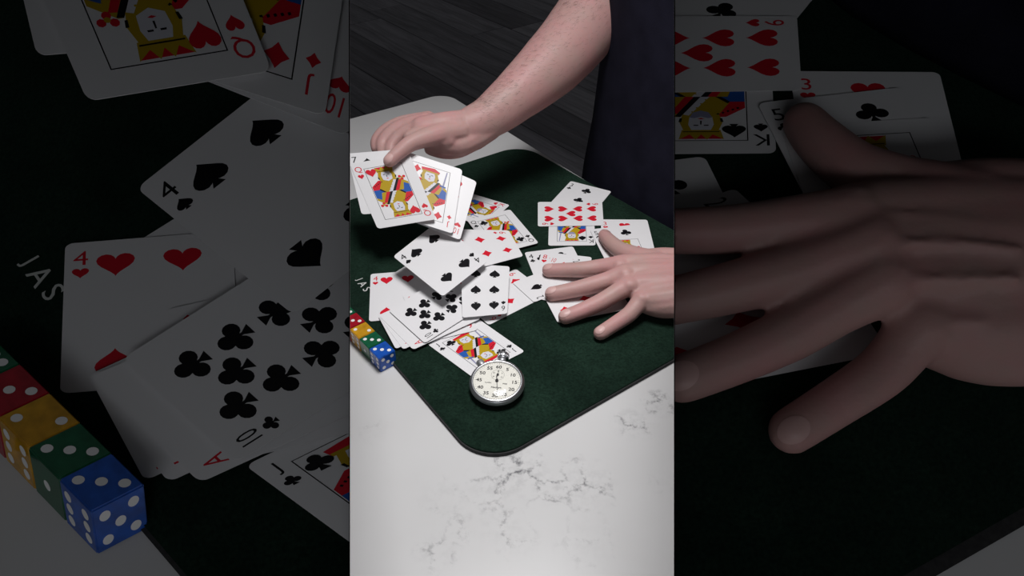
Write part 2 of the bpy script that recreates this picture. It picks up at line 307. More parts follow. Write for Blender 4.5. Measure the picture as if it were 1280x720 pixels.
def box_bm(sx, sy, sz, bevel=0.0, segs=2):
    bm = bmesh.new(); bmesh.ops.create_cube(bm, size=1)
    for v in bm.verts: v.co = Vector((v.co.x * sx, v.co.y * sy, v.co.z * sz))
    if bevel:
        bmesh.ops.bevel(bm, geom=bm.edges[:], offset=bevel, segments=segs, affect='EDGES')
    return bm

def round_poly(pts, r, n=10):
    out = []
    N = len(pts)
    for i in range(N):
        p = Vector(pts[i][:2]); a = Vector(pts[i - 1][:2]); b = Vector(pts[(i + 1) % N][:2])
        rr = r[i] if isinstance(r, (list, tuple)) else r
        if rr <= 0: out.append((p.x, p.y)); continue
        da = (a - p).normalized(); db = (b - p).normalized()
        half = da.angle(db) / 2
        t = rr / math.tan(half)
        c = p + (da + db).normalized() * (rr / math.sin(half))
        s = p + da * t; e = p + db * t
        a0 = math.atan2(*(s - c).yx); a1 = math.atan2(*(e - c).yx)
        d = (a1 - a0 + math.pi) % (2 * math.pi) - math.pi
        for k in range(n + 1):
            an = a0 + d * k / n
            out.append((c.x + rr * math.cos(an), c.y + rr * math.sin(an)))
    return out

def clip_poly(poly, a, b, keep_left=True):
    """cut a 2D polygon along the line a-b"""
    a = Vector(a[:2]); d = Vector(b[:2]) - a
    side = lambda p: (d.x * (p[1] - a.y) - d.y * (p[0] - a.x)) * (1 if keep_left else -1)
    out = []
    for i in range(len(poly)):
        p, q = poly[i], poly[(i + 1) % len(poly)]
        sp, sq = side(p), side(q)
        if sp >= 0: out.append((p[0], p[1]))
        if sp * sq < 0:
            t = sp / (sp - sq)
            out.append((p[0] + (q[0] - p[0]) * t, p[1] + (q[1] - p[1]) * t))
    return out

def lathe(profile, n=64, cap=True):
    bm = bmesh.new(); rings = []
    for r, z in profile:
        if r < 1e-7: rings.append([bm.verts.new((0, 0, z))])
        else: rings.append([bm.verts.new((r * math.cos(2 * math.pi * i / n), r * math.sin(2 * math.pi * i / n), z)) for i in range(n)])
    for A, B in zip(rings, rings[1:]):
        for i in range(n):
            j = (i + 1) % n
            if len(A) == 1 and len(B) == 1: continue
            if len(A) == 1: bm.faces.new((A[0], B[j], B[i]))
            elif len(B) == 1: bm.faces.new((A[i], A[j], B[0]))
            else: bm.faces.new((A[i], A[j], B[j], B[i]))
    bmesh.ops.recalc_face_normals(bm, faces=bm.faces[:])
    return bm

# ------------------------------------------------------------------ materials
def mat(name, color, rough=0.5, metal=0.0, spec=0.5, **kw):
    m = bpy.data.materials.new(name); m.use_nodes = True
    b = m.node_tree.nodes['Principled BSDF']
    b.inputs['Base Color'].default_value = (*color, 1)
    b.inputs['Roughness'].default_value = rough
    b.inputs['Metallic'].default_value = metal
    b.inputs['Specular IOR Level'].default_value = spec
    for k, v in kw.items(): b.inputs[k].default_value = v
    return m

def nodes(m):
    nt = m.node_tree
    return nt, nt.nodes['Principled BSDF'], lambda t, **k: _mk(nt, t, k)
def _mk(nt, t, k):
    n = nt.nodes.new(t)
    for a, v in k.items():
        if a in n.inputs: n.inputs[a].default_value = v
        else: setattr(n, a, v)
    return n

def mix_colors(nt, fac, c0, c1):
    r = nt.nodes.new('ShaderNodeMix'); r.data_type = 'RGBA'
    nt.links.new(fac, r.inputs[0])
    for i, c in ((6, c0), (7, c1)):
        if isinstance(c, tuple): r.inputs[i].default_value = (*c, 1)
        else: nt.links.new(c, r.inputs[i])
    return r.outputs[2]

def math_node(nt, op, a, b=None, clamp=False):
    n = nt.nodes.new('ShaderNodeMath'); n.operation = op; n.use_clamp = clamp
    for i, v in enumerate((a, b)):
        if v is None: continue
        if isinstance(v, (int, float)): n.inputs[i].default_value = v
        else: nt.links.new(v, n.inputs[i])
    return n.outputs[0]

def noise_mat(name, c0, c1, scale, rough=0.6, bump=0.0, bscale=None, detail=4, lo=0.35, hi=0.65, **kw):
    m = mat(name, c0, rough, **kw)
    nt, b, mk = nodes(m)
    tc = mk('ShaderNodeTexCoord')
    n = mk('ShaderNodeTexNoise', Scale=scale, Detail=detail)
    nt.links.new(tc.outputs['Object'], n.inputs['Vector'])
    mr = mk('ShaderNodeMapRange'); mr.inputs[1].default_value = lo; mr.inputs[2].default_value = hi
    nt.links.new(n.outputs[0], mr.inputs[0])
    nt.links.new(mix_colors(nt, mr.outputs[0], c0, c1), b.inputs['Base Color'])
    if bump:
        n2 = mk('ShaderNodeTexNoise', Scale=bscale or scale * 4, Detail=3)
        nt.links.new(tc.outputs['Object'], n2.inputs['Vector'])
        bp = mk('ShaderNodeBump', Strength=bump, Distance=0.001)
        nt.links.new(n2.outputs[0], bp.inputs['Height'])
        nt.links.new(bp.outputs[0], b.inputs['Normal'])
    return m

CARD_WHITE = mat('card_stock', (0.76, 0.755, 0.77), 0.35, spec=0.3)
INK = {'red': mat('ink_red', (0.62, 0.012, 0.03), 0.4, spec=0.2), 'black': mat('ink_black', (0.006, 0.006, 0.008), 0.4, spec=0.2),
       'yellow': mat('ink_yellow', (0.46, 0.31, 0.012), 0.4, spec=0.2), 'blue': mat('ink_blue', (0.02, 0.10, 0.40), 0.4, spec=0.2),
       'face': mat('ink_pale', (0.66, 0.66, 0.72), 0.4, spec=0.2), 'grey': mat('ink_grey', (0.28, 0.28, 0.42), 0.4, spec=0.2)}
INKS = ['red', 'black', 'yellow', 'blue', 'face', 'grey']
INK_LIST = [INK[k] for k in INKS]

def felt_mat():
    m = mat('green_suede', (0.012, 0.06, 0.03), 0.95, spec=0.08)
    nt, b, mk = nodes(m)
    b.inputs['Sheen Weight'].default_value = 0.26
    b.inputs['Sheen Roughness'].default_value = 0.45
    b.inputs['Sheen Tint'].default_value = (0.4, 0.75, 0.55, 1)
    tc = mk('ShaderNodeTexCoord')
    n1 = mk('ShaderNodeTexNoise', Scale=16.0, Detail=5.0, Roughness=0.65)
    n2 = mk('ShaderNodeTexNoise', Scale=420.0, Detail=3.0)
    for n in (n1, n2): nt.links.new(tc.outputs['Object'], n.inputs['Vector'])
    mr = mk('ShaderNodeMapRange'); mr.inputs[1].default_value = 0.36; mr.inputs[2].default_value = 0.66
    nt.links.new(n1.outputs[0], mr.inputs[0])
    c = mix_colors(nt, mr.outputs[0], (0.0048, 0.0140, 0.0092), (0.0105, 0.0275, 0.018))
    mr2 = mk('ShaderNodeMapRange'); mr2.inputs[1].default_value = 0.3; mr2.inputs[2].default_value = 0.75
    nt.links.new(n2.outputs[0], mr2.inputs[0])
    dark = mix_colors(nt, mr2.outputs[0], (0.45, 0.5, 0.48), (1.25, 1.2, 1.2))
    mul = nt.nodes.new('ShaderNodeMix'); mul.data_type = 'RGBA'; mul.blend_type = 'MULTIPLY'; mul.inputs[0].default_value = 1
    nt.links.new(c, mul.inputs[6]); nt.links.new(dark, mul.inputs[7])
    nt.links.new(mul.outputs[2], b.inputs['Base Color'])
    bp = mk('ShaderNodeBump', Strength=0.6, Distance=0.0008)
    nt.links.new(n2.outputs[0], bp.inputs['Height']); nt.links.new(bp.outputs[0], b.inputs['Normal'])
    return m
FELT = felt_mat()
RUBBER = noise_mat('black_rubber', (0.012, 0.012, 0.013), (0.025, 0.025, 0.026), 300, 0.8)

def marble(name, veins):
    m = mat(name, (0.6, 0.6, 0.6), 0.28, spec=0.35)
    nt, b, mk = nodes(m)
    tc = mk('ShaderNodeTexCoord'); P = tc.outputs['Object']
    base = mk('ShaderNodeTexNoise', Scale=9.0, Detail=6.0)
    nt.links.new(P, base.inputs['Vector'])
    col = mix_colors(nt, base.outputs[0], (0.555, 0.55, 0.55), (0.63, 0.63, 0.635))
    # crackled thin veins, broken up, and only in the slab's vein patches
    wob = mk('ShaderNodeTexNoise', Scale=45.0, Detail=6.0, Roughness=0.7)
    nt.links.new(P, wob.inputs['Vector'])
    add = nt.nodes.new('ShaderNodeVectorMath'); add.operation = 'MULTIPLY_ADD'
    nt.links.new(wob.outputs['Color'], add.inputs[0]); add.inputs[1].default_value = (0.03, 0.03, 0.03); nt.links.new(P, add.inputs[2])
    vo = mk('ShaderNodeTexVoronoi', feature='DISTANCE_TO_EDGE', Scale=34.0)
    nt.links.new(add.outputs[0], vo.inputs['Vector'])
    line = mk('ShaderNodeMapRange'); line.inputs[1].default_value = 0.0; line.inputs[2].default_value = 0.085
    line.inputs[3].default_value = 1; line.inputs[4].default_value = 0
    nt.links.new(vo.outputs['Distance'], line.inputs[0])
    brk = mk('ShaderNodeTexNoise', Scale=110.0, Detail=4.0, Roughness=0.7)
    nt.links.new(P, brk.inputs['Vector'])
    br = mk('ShaderNodeMapRange'); br.inputs[1].default_value = 0.44; br.inputs[2].default_value = 0.62
    nt.links.new(brk.outputs[0], br.inputs[0])
    mask = None
    for (c, r, w) in veins:
        dn = nt.nodes.new('ShaderNodeVectorMath'); dn.operation = 'DISTANCE'
        nt.links.new(P, dn.inputs[0]); dn.inputs[1].default_value = c
        g = mk('ShaderNodeMapRange'); g.inputs[1].default_value = r * 1.1; g.inputs[2].default_value = r * 0.2
        g.inputs[3].default_value = 0; g.inputs[4].default_value = w
        nt.links.new(dn.outputs['Value'], g.inputs[0])
        mask = g.outputs[0] if mask is None else math_node(nt, 'MAXIMUM', mask, g.outputs[0])
    if mask is not None:
        core = math_node(nt, 'MULTIPLY', line.outputs[0], br.outputs[0])
        halo = math_node(nt, 'MULTIPLY', br.outputs[0], 0.16)
        k = math_node(nt, 'MULTIPLY', math_node(nt, 'ADD', core, halo), mask, clamp=True)
        k = math_node(nt, 'MULTIPLY', k, 1.0)
        col = mix_colors(nt, k, col, (0.13, 0.13, 0.14))
    nt.links.new(col, b.inputs['Base Color'])
    return m
MARBLE = marble('white_quartz', VEINS)
MARBLE_BOARD = marble('white_quartz_board', [])
BLACK = mat('matt_black_board', (0.004, 0.004, 0.004), 0.9, spec=0.1)

def skin_mat():
    m = mat('skin', (0.5, 0.3, 0.25), 0.5, spec=0.35)
    nt, b, mk = nodes(m)
    b.inputs['Subsurface Weight'].default_value = 0.12
    b.inputs['Subsurface Radius'].default_value = (0.008, 0.003, 0.0015)
    b.inputs['Subsurface Scale'].default_value = 0.6
    tc = mk('ShaderNodeTexCoord'); P = tc.outputs['Object']
    n1 = mk('ShaderNodeTexNoise', Scale=24.0, Detail=5.0, Roughness=0.6)
    n2 = mk('ShaderNodeTexNoise', Scale=380.0, Detail=4.0)
    n3 = mk('ShaderNodeTexNoise', Scale=70.0, Detail=3.0)
    for n in (n1, n2, n3): nt.links.new(P, n.inputs['Vector'])
    mr = mk('ShaderNodeMapRange'); mr.inputs[1].default_value = 0.35; mr.inputs[2].default_value = 0.68
    nt.links.new(n1.outputs[0], mr.inputs[0])
    nt.links.new(mix_colors(nt, mr.outputs[0], (0.47, 0.30, 0.275), (0.53, 0.275, 0.27)), b.inputs['Base Color'])
    h = math_node(nt, 'ADD', math_node(nt, 'MULTIPLY', n2.outputs[0], 0.35), n3.outputs[0])
    bp = mk('ShaderNodeBump', Strength=0.35, Distance=0.0012)
    nt.links.new(h, bp.inputs['Height']); nt.links.new(bp.outputs[0], b.inputs['Normal'])
    return m
SKIN = skin_mat()
NAIL = mat('nail', (0.60, 0.38, 0.36), 0.42, spec=0.4)
HAIR = mat('arm_hair', (0.03, 0.018, 0.012), 0.6)
SHIRT = noise_mat('navy_cotton', (0.010, 0.010, 0.019), (0.015, 0.015, 0.028), 30, 0.9, bump=0.3, bscale=900, spec=0.1)
DENIM = noise_mat('dark_trousers', (0.008, 0.009, 0.014), (0.014, 0.015, 0.02), 40, 0.9, bump=0.2, bscale=600)

# ------------------------------------------------------------------ floor of dark planks
def plank_mat(i, c):
    m = mat('dark_oak', c, 0.55, spec=0.3)
    nt, b, mk = nodes(m)
    tc = mk('ShaderNodeTexCoord')
    oi = mk('ShaderNodeObjectInfo')
    mp = mk('ShaderNodeMapping'); mp.inputs['Scale'].default_value = (1.3, 16, 1)
    nt.links.new(tc.outputs['Object'], mp.inputs['Vector'])
    ad = nt.nodes.new('ShaderNodeVectorMath'); ad.operation = 'ADD'
    nt.links.new(mp.outputs[0], ad.inputs[0]); nt.links.new(oi.outputs['Random'], ad.inputs[1])
    n = mk('ShaderNodeTexNoise', Scale=2.2, Detail=6.0, Roughness=0.65, Distortion=0.6)
    nt.links.new(ad.outputs[0], n.inputs['Vector'])
    mr = mk('ShaderNodeMapRange'); mr.inputs[1].default_value = 0.3; mr.inputs[2].default_value = 0.72
    nt.links.new(n.outputs[0], mr.inputs[0])
    nt.links.new(mix_colors(nt, mr.outputs[0], tuple(x * 0.6 for x in c), tuple(x * 1.6 for x in c)), b.inputs['Base Color'])
    return m
FLOOR_Z = -0.74
base = link('floor', bm_mesh(prism([(-5.5, -1), (5.5, -1), (5.5, 8), (-5.5, 8)], FLOOR_Z - 0.05, FLOOR_Z - 0.012), 'floor'),
            mat('floor_joint', (0.006, 0.006, 0.007), 0.9), kind='structure')
PL, PW = 1.3, 0.225
plank_meshes = []
for i, c in enumerate(((0.185, 0.18, 0.2), (0.27, 0.262, 0.285), (0.135, 0.13, 0.146), (0.22, 0.213, 0.236))):
    me = bm_mesh(box_bm(PL - 0.004, PW - 0.004, 0.012, 0.0015, 1), 'plank'); me.materials.append(plank_mat(i, c)); plank_meshes.append(me)
fa = math.radians(-52)
fx = Vector((math.cos(fa), math.sin(fa))); fy = Vector((-fx.y, fx.x))
for r in range(-40, 60):
    off = random.random() * PL
    for k in range(-8, 10):
        p = fx * (k * PL + off) + fy * (r * PW)
        if not (-1.7 - 0.15 * p.y < p.x < 1.9 + 0.2 * p.y and 0.6 < p.y < 5.6): continue
        o = link('plank', random.choice(plank_meshes), None, base)
        o.location = (p.x, p.y, FLOOR_Z - 0.006); o.rotation_euler = (0, 0, fa)

# ------------------------------------------------------------------ marble table
ta = math.radians(35.4); tu = Vector((math.cos(ta), math.sin(ta))); tv = Vector((-tu.y, tu.x))
corner = Vector((-0.1203, 1.2506)); right = Vector((0.0255, 1.0463))
tr = (right - corner).normalized()
tl = -tu
tp = [corner, corner + tl * 1.45, corner + tl * 1.45 + tr * 1.75, corner + tr * 1.75]
table = empty('table', (*(corner + tl * 0.7 + tr * 0.8), FLOOR_Z), 'white marble-look table top with grey veins carrying the green mat and stopwatch', 'table')
def world_child(name, mesh, mats, parent, **kw):
    o = link(name, mesh, mats, parent, **kw)
    o.matrix_parent_inverse = Matrix.Translation(parent.location).inverted()
    return o
world_child('table_top', bm_mesh(prism(round_poly(tp, [0.035, 0.03, 0.03, 0.03]), -0.03, 0, bevel=0.002), 'table_top'), MARBLE, table)
LEGM = mat('table_leg_dark', (0.02, 0.02, 0.02), 0.5)
for a, b in ((0.12, 0.12), (1.33, 0.12), (0.12, 1.63), (1.33, 1.63)):
    p = corner + tl * a + tr * b
    bm = box_bm(0.05, 0.05, abs(FLOOR_Z) - 0.03, 0.004)
    bmesh.ops.translate(bm, verts=bm.verts[:], vec=(p.x, p.y, (FLOOR_Z - 0.03) / 2))
    world_child('leg', bm_mesh(bm, 'leg'), LEGM, table)

# ------------------------------------------------------------------ lettering as meshes
_glyph = {}
def glyph(ch):
    """outline triangles of one piece of text, centred, height scaled to 1"""
    if ch in _glyph: return _glyph[ch]
    cu = bpy.data.curves.new('glyph', 'FONT'); cu.body = ch; cu.resolution_u = 3
    o = bpy.data.objects.new('glyph', cu); COL.objects.link(o)
    dg = bpy.context.evaluated_depsgraph_get()
    me = bpy.data.meshes.new_from_object(o.evaluated_get(dg))
    vs = [v.co.copy() for v in me.vertices]; fs = [tuple(p.vertices) for p in me.polygons]
    bpy.data.objects.remove(o); bpy.data.curves.remove(cu); bpy.data.meshes.remove(me)
    x0, x1 = min(v.x for v in vs), max(v.x for v in vs); y0, y1 = min(v.y for v in vs), max(v.y for v in vs)
    s = 1 / (y1 - y0)
    _glyph[ch] = ([((v.x - (x0 + x1) / 2) * s, (v.y - (y0 + y1) / 2) * s) for v in vs], fs, (x1 - x0) * s)
    return _glyph[ch]

# ------------------------------------------------------------------ suit marks (unit height, point up)
def _heart():
    pts = []
    for i in range(28):
        t = 2 * math.pi * i / 28
        pts.append((16 * math.sin(t) ** 3 / 31, (13 * math.cos(t) - 5 * math.cos(2 * t) - 2 * math.cos(3 * t) - math.cos(4 * t) + 2.5) / 29))
    return [pts]
def _circle(cx, cy, r, n=14): return [(cx + r * math.cos(2 * math.pi * i / n), cy + r * math.sin(2 * math.pi * i / n)) for i in range(n)]
STEM = [(-0.04, 0.05), (-0.05, -0.25), (-0.19, -0.5), (0.19, -0.5), (0.05, -0.25), (0.04, 0.05)]
SUITS = {'H': _heart(),
         'D': [[(0, 0.5), (0.17, 0.22), (0.4, 0), (0.17, -0.22), (0, -0.5), (-0.17, -0.22), (-0.4, 0), (-0.17, 0.22)]],
         'S': [[(x * 0.95, -y * 0.88 + 0.06) for x, y in _heart()[0]], STEM],
         'C': [_circle(0, 0.26, 0.235), _circle(-0.26, -0.08, 0.235), _circle(0.26, -0.08, 0.235), STEM, [(-0.15, 0.2), (-0.2, -0.05), (0.2, -0.05), (0.15, 0.2)]]}
SUIT_NAME = {'H': 'hearts', 'D': 'diamonds', 'S': 'spades', 'C': 'clubs'}
L_, M_, R_ = 19.0, 31.5, 44.0
ROWS = {'A': [(M_, .5)], '2': [(M_, .82), (M_, .18)], '3': [(M_, .82), (M_, .5), (M_, .18)]}
for n, two, extra in (('4', (.82, .18), ()), ('5', (.82, .18), (.5,)), ('6', (.82, .5, .18), ()), ('7', (.82, .5, .18), (.66,)),
                      ('8', (.82, .5, .18), (.66, .34)), ('9', (.82, .607, .393, .18), (.5,)), ('10', (.82, .607, .393, .18), (.715, .285))):
    ROWS[n] = [(x, y) for y in two for x in (L_, R_)] + [(M_, y) for y in extra]

def court_polys(rank, suit):
    """half a court figure about the card's centre; the other half is turned by 180 degrees"""
    red = suit in 'HD'
    H = []
    a = lambda ink, *pts: H.append((ink, list(pts)))
    a('yellow', (-19.5, 0), (-19.5, 9), (-11, 16), (11, 16), (19.5, 9), (19.5, 0))
    a('red', (-19.5, 4), (-19.5, 9), (-11, 16), (-7, 16), (-13, 4))
    a('blue', (-19.5, 0), (-19.5, 4.0), (-13, 4), (-9, 0))
    a('face', (-4, 0), (6, 16), (9, 16), (0, 0))
    a('black', (0, 0), (9, 16), (11.5, 15.5), (3, 0))
    a('red', (3, 0), (10.5, 13.5), (13.5, 13), (7, 0))
    a('blue', (12, 0), (14.5, 9), (19.5, 6), (19.5, 0))
    a('black', (-9, 0), (-13, 4), (-12, 5.4), (-6.5, 0))
    for i in range(5):
        x = -16.5 + i * 2.2
        a('black', (x, 8.2 + i * 1.2), (x + .9, 8.9 + i * 1.2), (x + .3, 10 + i * 1.2), (x - .6, 9.2 + i * 1.2))
    for i in range(5):
        a('yellow', *[( -2.2 + i * 2.0 + .55 * math.cos(q), 2.4 + i * 3.2 + .55 * math.sin(q)) for q in (0, 1.26, 2.5, 3.77, 5.0)])
    # hair, face, crown
    a('yellow', (-8, 14), (-9.5, 20), (-7.5, 27), (7.5, 27), (9.5, 20), (8, 14), (5, 15), (-5, 15))
    a('black', (-9.3, 17), (-9.9, 20), (-8.6, 20), (-8.2, 17)); a('black', (9.3, 17), (9.9, 20), (8.6, 20), (8.2, 17))
    a('face', (-5, 16), (-5.6, 22), (-4, 27), (4, 27), (5.6, 22), (5, 16), (0, 13.6))
    a('black', (-3.4, 22.2), (-3.2, 23), (-1.2, 23), (-1.2, 22.2)); a('black', (1.2, 22.2), (1.2, 23), (3.2, 23), (3.4, 22.2))
    a('black', (-.4, 19), (-.2, 22), (.4, 22), (.4, 19)); a('red', (-1.6, 17.4), (0, 17.9), (1.6, 17.4), (0, 16.7))
    if rank == 'K': a('grey', (-5, 16.5), (-3, 17), (0, 15.8), (3, 17), (5, 16.5), (3.4, 12.5), (0, 11), (-3.4, 12.5))
    if rank == 'J':
        a('red', (-9, 26.5), (-10, 31), (4, 33), (10, 29.5), (9, 26.5)); a('yellow', (-9, 26), (-9, 28), (9, 28), (9, 26))
    else:
        a('red', (-8, 27), (-9.5, 33), (9.5, 33), (8, 27))
        a('yellow', (-8.4, 26.2), (-9.8, 33.4), (-5, 29.6), (-2.5, 33.6), (0, 29.6), (2.5, 33.6), (5, 29.6), (9.8, 33.4), (8.4, 26.2))
        a('black', (-8, 27.2), (-8, 27.8), (8, 27.8), (8, 27.2))
    if rank == 'Q':
        for cx, cy in ((14.5, 14), (17, 16.6), (12.6, 17.2)): a('red', *_circle(cx, cy, 1.7, 8))
        a('yellow', *_circle(14.7, 15.8, 1.2, 8))
    else:
        a('grey', (13.5, 8), (16.6, 33), (17.8, 33), (15.4, 8)); a('blue', (11.5, 12), (11.2, 14), (18, 13), (18, 11.2))
    return H

def build_card(key, rank, suit, corners, label, group, plane=None, thick=0.0003, lay=0.00003):
    TL, TR, BR, BL = [Vector(c) for c in corners]
    cen = (TL + TR + BR + BL) / 4
    nrm = (TR - TL).cross(TL - BL).normalized()
    def M(u, v, w):
        s, t = u / 63, v / 88
        return (BL * (1 - s) + BR * s) * (1 - t) + (TL * (1 - s) + TR * s) * t + nrm * w - cen
    pl = None if plane is None else (plane[0] - cen, plane[1])
    def polys(name, items, mats, parent):
        bm = bmesh.new()
        for pts, mi, w in items:
            f = bm.faces.new([bm.verts.new(M(x, y, w)) for x, y in pts])
            f.material_index = mi
        bmesh.ops.triangulate(bm, faces=bm.faces[:])
        if not clip_bm(bm, pl): bm.free(); return None
        return link(name, bm_mesh(bm, name), mats, parent)
    out = round_poly([(0, 0), (63, 0), (63, 88), (0, 88)], 3.4, 5)
    bm = prism(out, 0, 1, to=lambda p: M(p[0], p[1], (p[2] - 1) * thick))
    if not clip_bm(bm, pl): bm.free(); return None
    if pl: bmesh.ops.holes_fill(bm, edges=[e for e in bm.edges if e.is_boundary])
    card = link('playing_card', bm_mesh(bm, 'playing_card'), CARD_WHITE, None, label, 'playing card', group)
    card.location = cen
    ink = 'red' if suit in 'HD' else 'black'
    def pip_items(cx, cy, size, flip, w=lay):
        s = -size if flip else size
        return [([(cx + x * s, cy + y * s) for x, y in p], 0, w + i * lay * 0.2) for i, p in enumerate(SUITS[suit])]
    for flip in (False, True):
        vs, fs, wd = glyph(rank)
        items = []
        sx = min(8.2, 5.0 / wd if wd > 0.9 else 8.2)
        for f in fs:
            pts = [(6.0 + vs[i][0] * sx, 78.0 + vs[i][1] * 8.6) for i in f]
            if flip: pts = [(63 - x, 88 - y) for x, y in pts]
            items.append((pts, 0, lay))
        polys('corner_index', items, INK[ink], card)
        c = (6.0, 68.5) if not flip else (57.0, 19.5)
        polys('corner_pip', pip_items(*c, 6.2, flip), INK[ink], card)
    if rank in ROWS:
        for x, y in ROWS[rank]:
            polys('pip', pip_items(x, y * 88, 14.0 if rank != 'A' else 20, y < 0.45), INK[ink], card)
    else:
        items = []
        X0, X1, Y0, Y1, e = 11.5, 51.5, 9.5, 78.5, 0.45
        for q in ([(X0, Y0), (X1, Y0), (X1, Y0 + e), (X0, Y0 + e)], [(X0, Y1 - e), (X1, Y1 - e), (X1, Y1), (X0, Y1)],
                  [(X0, Y0), (X0 + e, Y0), (X0 + e, Y1), (X0, Y1)], [(X1 - e, Y0), (X1, Y0), (X1, Y1), (X1 - e, Y1)]):
            items.append((q, 1, lay))
        for s in (1, -1):
            for i, (k, pts) in enumerate(court_polys(rank, suit)):
                items.append(([(31.5 + s * x * 0.98, 44 + s * y) for x, y in pts], INKS.index(k), lay + 4e-6 * i))
        polys('court_picture', items, INK_LIST, card)
        polys('pip', pip_items(17.5, 71, 10.5, False, lay + 2.6e-4), INK[ink], card)
        polys('pip', pip_items(45.5, 17, 10.5, True, lay + 2.6e-4), INK[ink], card)
    return card

# ------------------------------------------------------------------ the green mat on the table
mat_poly = round_poly(MAT, 0.042, 12)
mc = sum((Vector(p[:2]) for p in MAT), Vector((0, 0))) / 4
loc = lambda p: Vector((p[0] - mc.x, p[1] - mc.y, p[2]))
felt = link('green_mat', bm_mesh(prism(mat_poly, 0.0040, 0.0062, to=loc, bevel=0.0012), 'green_mat'), FELT, None,
            'dark green suede card mat with rounded corners lying on the bright marble table', 'mat')
felt.location = (mc.x, mc.y, 0)
link('rubber_base', bm_mesh(prism([((p[0] - mc.x) * 1.004 + mc.x, (p[1] - mc.y) * 1.004 + mc.y) for p in mat_poly], 0.0, 0.0041, to=loc), 'rubber_base'), RUBBER, felt)
LETTER = mat('white_stitching', (0.6, 0.62, 0.6), 0.7)
def letter(ch, where, xd, yd, nd, size, parent, plane=None):
    vs, fs, wd = glyph(ch)
    bm = bmesh.new(); o = Vector(where)
    V = [bm.verts.new(o + xd * x * size + yd * y * size) for x, y in vs]
    for f in fs:
        try: bm.faces.new([V[i] for i in f])
        except ValueError: pass
    r = bmesh.ops.extrude_face_region(bm, geom=bm.faces[:])
    bmesh.ops.translate(bm, verts=[v for v in r['geom'] if isinstance(v, bmesh.types.BMVert)], vec=nd * 0.0003)
    me = bm_mesh(bm, 'letter')
    ob = link('letter', me, LETTER, parent)
    ob.matrix_parent_inverse = Matrix.Translation(parent.location).inverted()
    return ob
la = math.radians(-54)
for ch, wpos, bpos in LETTERS:
    letter(ch, wpos, Vector((math.cos(la), math.sin(la), 0)), Vector((-math.sin(la), math.cos(la), 0)), Vector((0, 0, 1)), 0.0095, felt)

# ------------------------------------------------------------------ added sloped boards for the enlarged copies, boxed in against the lamp
def poly3(name, pts, thick, direction, mats, parent):
    bm = bmesh.new()
    A = [bm.verts.new(Vector(p)) for p in pts]; B = [bm.verts.new(Vector(p) + direction * thick) for p in pts]
    bm.faces.new(A); bm.faces.new(B[::-1]); n = len(pts)
    for i in range(n):
        j = (i + 1) % n; bm.faces.new((A[i], B[i], B[j], A[j]))
    bmesh.ops.recalc_face_normals(bm, faces=bm.faces[:])
    return world_child(name, bm_mesh(bm, name), mats, parent)
PLANES = {}
BOARD_MATS = {}
for side, sg, word in (('L', -1, 'left'), ('R', 1, 'right')):
    b0, b1, b2, b3 = BOARD[side]
    c0, c1, c2, c3 = [Vector(c) for c in LIGHT_BLOCK_TOP[side]]
    mid = on_board(((b0[0] + b2[0]) / 2, 0, 0))
    root = empty('added_board', (mid.x, mid.y, 0), 'added sloped board carrying enlarged copies, screened from the lamp, on the %s of the table' % word, 'added board', 'added boards screened from the lamp')
    slab = [b[:2] for b in (b0, b1, b2, b3)]
    if sg > 0: slab = slab[::-1]
    ib, it = on_board(b0), on_board(b1)
    n = (it - ib).cross(c1 - ib).normalized()
    if n.x * sg > 0: n = -n                       # towards the table's middle
    PLANES[side] = (ib, n)
    def trimmed(poly, h0, h1):
        bm = prism(poly, h0, h1, to=on_board); clip_bm(bm, PLANES[side])
        bmesh.ops.holes_fill(bm, edges=[e for e in bm.edges if e.is_boundary])
        return bm
    world_child('board_slab', bm_mesh(trimmed(slab, -0.012, -0.004), 'board_slab'), MARBLE_BOARD, root)
    poly3('light_block_side', [ib, it, c1, c0], 0.0004, -n, BLACK, root)  # thin edge-on sheet added to stop lamp light at the inner edge
    up = (c1 - c0).cross(c2 - c0).normalized()
    if up.z < 0: up = -up
    poly3('light_block_top', [c0, c1, c2, c3], 0.003, up, BLACK, root)  # unseen cover added overhead so the board stays dark
    poly3('light_block_back', [on_board((b1[0], b1[1] + 0.001, -0.012)), on_board((b2[0], b2[1] + 0.001, -0.012)), c2, c1], 0.003, Vector((0, 1, 0)), BLACK, root)  # added to close the gap behind against stray lamp light
    for lx, lv in ((0.80, -0.12), (0.74, 0.2), (1.1, -0.12), (1.1, 0.2)):
        x = (b0[0] + (b2[0] - b0[0]) * (lx - 0.3))
        p = on_board((x, lv, -0.012))
        bm = box_bm(0.014, 0.014, p.z, 0.001, 1); bmesh.ops.translate(bm, verts=bm.verts[:], vec=(p.x, p.y, p.z / 2))
        world_child('leg', bm_mesh(bm, 'leg'), BLACK, root)
    e = MAT_EDGE_L if side == 'L' else MAT_EDGE_R
    inset = slab
    cloth = clip_poly(inset, e[0], e[1], True)
    d = (Vector(e[1]) - Vector(e[0])).normalized(); nn = Vector((d.y, -d.x)) * (0.003 if side == 'L' else 0.008)
    under = clip_poly(inset, Vector(e[0]) + nn, Vector(e[1]) + nn, True)
    bm = trimmed(cloth, -0.0016, 0)
    me = bm_mesh(bm, 'green_mat')
    fm = link('green_mat', me, FELT, None, 'dim green felt on the %s-hand shaded board, under oversized cards' % word, 'mat', None)
    link('rubber_base', bm_mesh(trimmed(under, -0.004, -0.0016), 'rubber_base'), RUBBER, fm)
    BOARD_MATS[side] = fm
BL_X = Vector((0.80, -0.60, 0)).normalized()
